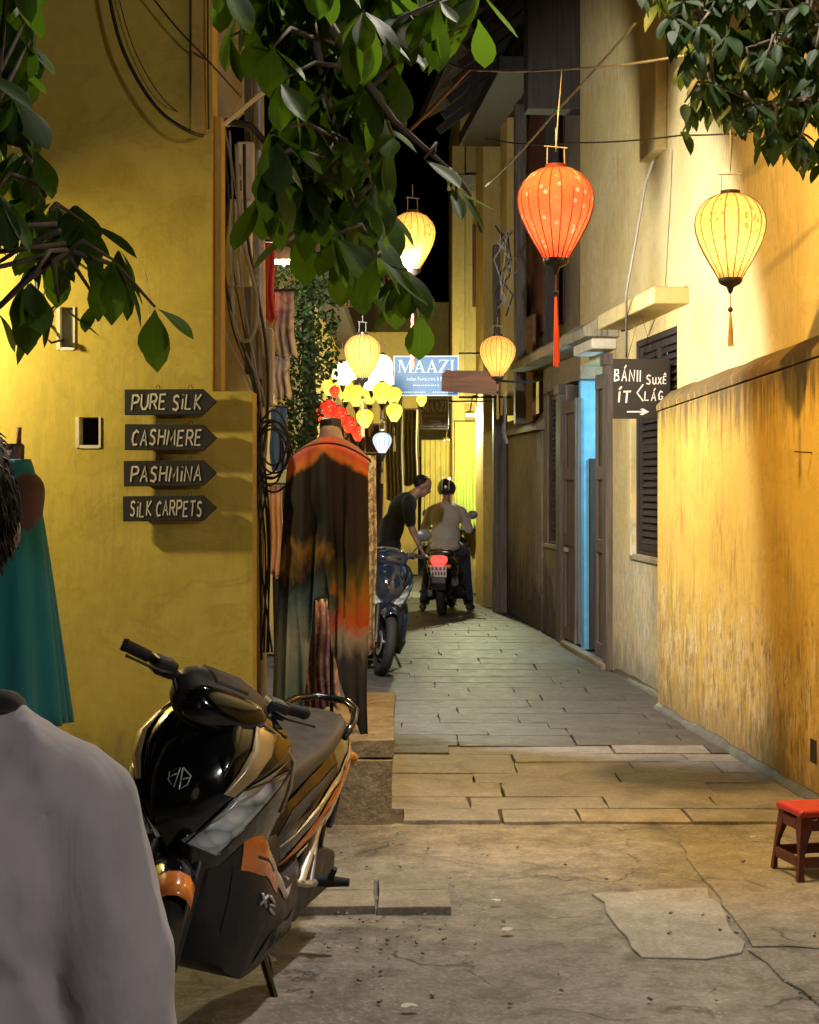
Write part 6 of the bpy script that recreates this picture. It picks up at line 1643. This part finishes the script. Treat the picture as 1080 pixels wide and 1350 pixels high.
def rosettes(par, meshes, poly, d0, d1, n_ros, n_leaf, L0, L1, r, twig='bark', limb=None, droop=.9, minlen=0.0, joined=False):
    """leaf rosettes at twig ends spread through a volume whose silhouette is poly"""
    xs = [p[0] for p in poly]; ys = [p[1] for p in poly]
    cnt = 0; tries = 0; tips = []
    while len(tips) < n_ros and tries < 4000:
        tries += 1
        px, py = r.uniform(min(xs), max(xs)), r.uniform(min(ys), max(ys))
        if not inside(px, py, poly): continue
        if any((px - a) ** 2 + (py - b_) ** 2 < (minlen) ** 2 for a, b_, _ in tips): continue
        tips.append((px, py, r.uniform(d0, d1)))
    tw = MB(); jb = MB()
    for (px, py, d) in tips:
        c = P(px, py, d)
        if limb is not None:
            q = min(limb, key=lambda t: (t - c).length)
            mid = (c + q) / 2 + Vector((r.uniform(-.04, .04), r.uniform(-.04, .04), .04))
            tw.tube([q - par.location, mid - par.location, c - par.location], [.009, .007, .004], 5)
        a0 = r.uniform(0, 6.28)
        for k in range(n_leaf):
            a = a0 + 2 * math.pi * k / n_leaf + r.uniform(-.35, .35)
            dv = Vector((math.cos(a) * r.uniform(.35, 1), math.sin(a) * r.uniform(.35, 1), -droop * r.uniform(.4, 1.5)))
            L = r.uniform(L0, L1)
            tipv = c + dv.normalized() * L
            sx, sy = CX + tipv.x * F / tipv.y, HY - (tipv.z - CH) * F / tipv.y
            if not inside(sx, sy, poly) and r.random() < .9: continue
            nr = Vector((math.cos(a) * .7, math.sin(a) * .7 - .5, .8 + r.uniform(-.4, .4)))
            cnt += 1
            if not joined: put_leaf(par, meshes, c + dv.normalized() * .01, dv, nr, L, r); continue
            Mx, me = put_leaf(par, meshes, c + dv.normalized() * .01, dv, nr, L, r, True)
            jb.add([Mx @ v.co for v in me.vertices], [tuple(p.vertices) for p in me.polygons])
    if tw.v: tw.build('twigs', twig, par, smooth=True)['kind'] = 'stuff'
    if jb.v:
        jb.build('back_leaves', meshes[0].materials[0], par, smooth=True, fix=False)['kind'] = 'stuff'
    return cnt
def limb_pts(pp, n=8):
    out = []
    pp = [Vector(p) for p in pp]
    for i in range(len(pp) - 1):
        for k in range(n): out.append(pp[i].lerp(pp[i + 1], k / n))
    out.append(pp[-1]); return out
rt = random.Random(21)
at_ = empty('almond_tree', (-2.35, 4.4, 0), label='broad leaved tree whose big glossy leaves hang in from the top left and centre', cat='tree')
def wood_tube(par, pp, rad, name):
    MB().tube([Vector(p) - par.location for p in pp], rad, 10).build(name, 'bark', par, smooth=True)
wood_tube(at_, [(-2.35, 4.4, -.05), (-2.33, 4.4, 1.2), (-2.40, 4.45, 2.4), (-2.2, 4.5, 3.6), (-2.0, 4.6, 4.6)], [.15, .12, .11, .09, .06], 'trunk')
wood_tube(at_, [(-2.38, 4.45, 2.2), P(-250, 200, 4.6), P(-80, 160, 4.5), P(30, 190, 4.5), P(60, 260, 4.5)], [.05, .035, .022, .012, .006], 'limb')
wood_tube(at_, [(-2.2, 4.5, 3.5), P(-100, -230, 4.9), P(220, -140, 5.0), P(400, -20, 5.0), P(470, 90, 5.0), P(520, 160, 5.0), P(600, 230, 5.0)], [.06, .045, .03, .022, .016, .011, .005], 'limb')
wood_tube(at_, [P(400, -20, 5.0), P(430, 120, 5.1), P(460, 250, 5.1), P(510, 380, 5.1)], [.018, .012, .009, .005], 'limb')
Ll = limb_pts([P(-80, 160, 4.5), P(30, 190, 4.5), P(60, 260, 4.5), P(90, 330, 4.5)])
Lc = limb_pts([P(400, -20, 5.0), P(430, 120, 5.1), P(460, 250, 5.1), P(510, 380, 5.1)]) + limb_pts([P(470, 90, 5.0), P(520, 160, 5.0), P(600, 230, 5.0)])
n = 0
PL = [(-120, -60), (72, -60), (78, 40), (40, 70), (70, 160), (78, 250), (130, 310), (205, 365), (215, 425), (190, 440), (150, 405), (95, 420), (40, 450), (-120, 460)]
PC = [(285, -60), (640, -60), (618, 45), (560, 90), (505, 85), (530, 180), (490, 260), (520, 320), (570, 385), (570, 432), (520, 430), (470, 395), (400, 345), (345, 300), (335, 240), (352, 150), (335, 90), (285, 40)]
n += rosettes(at_, ALM, PL, 4.2, 4.8, 30, 8, .10, .20, rt, limb=Ll, minlen=28)
n += rosettes(at_, ALM, PC, 4.6, 5.2, 32, 8, .11, .21, rt, limb=Lc, minlen=38)
n += rosettes(at_, ALM, [(545, 180), (600, 185), (655, 270), (640, 320), (595, 300), (555, 240)], 4.8, 5.1, 4, 7, .13, .18, rt, limb=Lc, minlen=25)
rosettes(at_, ALM, [(x + 14, y - 22) for x, y in PC], 5.2, 5.7, 75, 8, .15, .20, rt, minlen=16, joined=True)
rosettes(at_, ALM, [(x - 8, y - 20) for x, y in PL], 4.8, 5.3, 34, 8, .15, .20, rt, minlen=22, joined=True)
print('almond leaves', n)
cr_ = empty('climbing_shrub', (2.02, 6.1, 0), label='dark small leaved shrub hanging over the lane at the top right', cat='shrub')
wood_tube(cr_, [(2.02, 6.1, -.02), (2.05, 6.1, 1.4), (2.0, 6.2, 2.6), (1.9, 6.4, 3.5), P(1000, 60, 6.8)], [.035, .03, .028, .022, .012], 'trunk')
wood_tube(cr_, [(2.0, 6.2, 2.7), P(1110, 120, 6.7), P(1010, 140, 6.8), P(940, 110, 6.8)], [.025, .016, .01, .005], 'limb')
Lr = limb_pts([(1.9, 6.4, 3.5), P(1000, 60, 6.8), P(930, 30, 6.8)]) + limb_pts([P(1110, 120, 6.7), P(1010, 140, 6.8), P(940, 110, 6.8)])
PR = [(815, -70), (1180, -70), (1180, 280), (1085, 270), (1060, 235), (1035, 255), (1010, 210), (985, 180), (955, 200), (935, 160), (905, 190), (895, 150), (880, 95), (850, 40)]
n = rosettes(cr_, DRK, PR, 6.3, 6.9, 70, 7, .08, .13, rt, limb=Lr, droop=.8, minlen=18)
rosettes(cr_, DRK, [(x + 22, y - 16) for x, y in PR], 6.8, 7.6, 260, 8, .09, .14, rt, droop=.7, minlen=9, joined=True)
print('shrub leaves', n)
# creeper on a post left of the lantern cluster
vn = empty('creeper', P(405, 800, 10.15).to_2d().to_3d(), label='dense dark small leaved creeper on a post left of the lanterns', cat='creeper')
vn.location.z = 0
MB().tube([(0, .12, 0), (.02, .12, 1.5), (-.02, .12, 3.6)], [.05, .045, .04], 10).build('post', 'dark_wood', vn, smooth=True)
mb = MB()
for k in range(5200):
    px = rt.uniform(364, 446); py = rt.uniform(330, 610)
    if px > 425 and py > 500: continue
    if rt.random() < .5 * abs(px - 405) / 45: continue
    p = P(px, py, 10.15 + rt.uniform(-.2, .2)) - vn.location
    a = rt.uniform(0, 6.28); L = rt.uniform(.02, .045); dv = Vector((math.cos(a), math.sin(a) * .6, -rt.uniform(.2, 1.2))).normalized(); sd = dv.orthogonal().normalized(); sd.rotate(Matrix.Rotation(rt.uniform(0, 6), 3, dv))
    mb.add([p, p + dv * L * .5 + sd * L * .3, p + dv * L, p + dv * L * .5 - sd * L * .3], [(0, 1, 2, 3)])
tag(mb.build('foliage', 'leaf_dark', vn, fix=False), kind='stuff')
# ================================================================== lamps of the place, and one added fill lamp
# LED flood lamp on the left, behind the leaves: lights the far half of the lane white
fl_ = empty('flood_lamp', P(463, 392, 10.6), label='finned LED flood lamp on a bracket under the central leaves', cat='lamp')
MB().cbox(-.07, .07, .0, .03, -.06, .05).build('lamp_body', 'white_plastic', fl_, bevel=.006)
for k in range(6): MB().cbox(-.06 + k * .024 - .003, -.06 + k * .024 + .003, -.05, -.001, -.055, .045).build('cooling_fin', 'white_plastic', fl_)
MB().cbox(-.06, .06, .031, .036, -.05, .04).build('lamp_lens', emit('flood_glow', (.95, 1, .95), 12), fl_)
MB().tube([(0, 0, .05), (-.05, 0, .2), (-.5, .0, .32)], .014, 6).build('lamp_arm', 'iron', fl_)
spot_light('flood_light', (0, .05, 0), (.66, .62, -.40), 900, (1, .96, .92), 132, .2, .06, fl_)
# wall lamp on the left house, out of frame to the left
wl = empty('wall_lamp', (-2.75, 7.45, 2.6), label='shaded wall lamp on the yellow house left of the arrow signs', cat='lamp')
MB().lathe([(.02, .12), (.06, .11), (.17, .0), (.165, -.004), (.05, .10), (.02, .11)], 20, None, 0, False, False).build('lamp_shade', 'iron', wl, smooth=True)
MB().tube([(0, 0, .12), (0, .1, .22), (0, .54, .22)], .012, 8).build('lamp_arm', 'iron', wl, smooth=True)
MB().lathe([(.001, .06), (.03, .05), (.035, .01), (.001, -.02)], 14).build('bulb', 'bulb_glow', wl, smooth=True)
point_light('lamp_light', (0, 0, -.05), 215, (1, .82, .42), .05, wl)
# lantern out of frame to the right that warms the low wall
lo = lantern('amber silk lantern fixed near the right wall above the stool', (1.96, 6.75, 2.8), .12, .26, 'silk_amber', power=0, tl=.2, group='silk lanterns over the lane')
point_light('bulb_light', (-.02, .0, -.2), 30, (1, .60, .20), .06, lo)
hl = empty('hanging_lamp', (.25, 7.0, 4.45), label='tin shaded lamp hung high over the lane above the lanterns', cat='lamp')
MB().lathe([(.03, .16), (.08, .14), (.22, .0), (.215, -.005), (.06, .12), (.03, .14)], 20, None, 0, False, False).build('lamp_shade', 'iron', hl, smooth=True)
MB().lathe([(.001, .09), (.04, .07), (.045, .02), (.001, -.02)], 14).build('bulb', 'bulb_glow', hl, smooth=True)
MB().tube([(0, 0, .15), (0, 0, 1.4)], .006, 6).build('hanging_cord', 'cable_black', hl)
spot_light('lamp_light', (0, 0, -.05), (1.75, 1.9, -3.0), 850, (1, .58, .15), 96, .55, .06, hl)
# tube lamp under the awning of the left shop
tl_ = empty('shop_lamp', P(374, 345, 9.55), label='small shaded shop lamp under the awning bars behind the leaves', cat='lamp')
MB().lathe([(.015, .09), (.04, .08), (.11, .0), (.105, -.002), (.03, .07)], 18, None, 0, False, False).build('lamp_shade', 'white_plastic', tl_, smooth=True)
MB().lathe([(.001, .05), (.028, .04), (.03, .0), (.001, -.025)], 14).build('bulb', 'bulb_glow', tl_, smooth=True)
MB().tube([(0, 0, .08), (0, 0, .3), (-.4, .1, .35)], .01, 6).build('lamp_arm', 'iron', tl_)
point_light('lamp_light', (0, 0, -.06), 45, (1, .88, .68), .05, tl_)
# wall mounted street lamp over the mouth of the lane
sl = empty('wall_street_lamp', (2.38, 6.2, 5.3), label='street lamp on a long arm high on the right wall', cat='lamp')
MB().tube([(0, 0, -.1), (-.3, 0, .1), (-.9, 0, .12), (-1.3, 0, .05)], [.03, .03, .028, .025], 10).build('lamp_arm', 'steel_galv', sl, smooth=True)
MB().lathe([(.04, .16), (.12, .12), (.24, .0), (.235, -.005), (.06, .10)], 18, Matrix.Translation((-1.35, 0, -.1)), 0, False, False).build('lamp_head', 'steel_galv', sl, smooth=True)
MB().lathe([(.001, .09), (.08, .07), (.09, .03), (.001, .0)], 16, Matrix.Translation((-1.35, 0, -.1))).build('lamp_globe', 'bulb_glow', sl, smooth=True)
spot_light('lamp_light', (-1.35, 0, -.14), (-1.1, -2.6, -5.2), 680, (1, .89, .75), 116, .5, .12, sl)
# unseen fill lamp added behind the viewer, to the right, for shirt and scooter
bl = empty('fill_lamp', (4.3, -2.2, 0), label='unseen fill lamp added behind the viewer on the right', cat='lamp')
MB().tube([(0, 0, 0), (0, 0, 4.0), (-.3, .3, 4.4)], [.07, .06, .04], 12).build('lamp_post', 'steel_galv', bl, smooth=True)
MB().lathe([(.001, .1), (.14, .08), (.16, .0), (.10, -.06), (.001, -.09)], 16, Matrix.Translation((-.3, .3, 4.4))).build('lamp_globe', 'bulb_glow', bl, smooth=True)
point_light('lamp_light', (-.3, .45, 4.2), 460, (1, .94, .90), .15, bl)
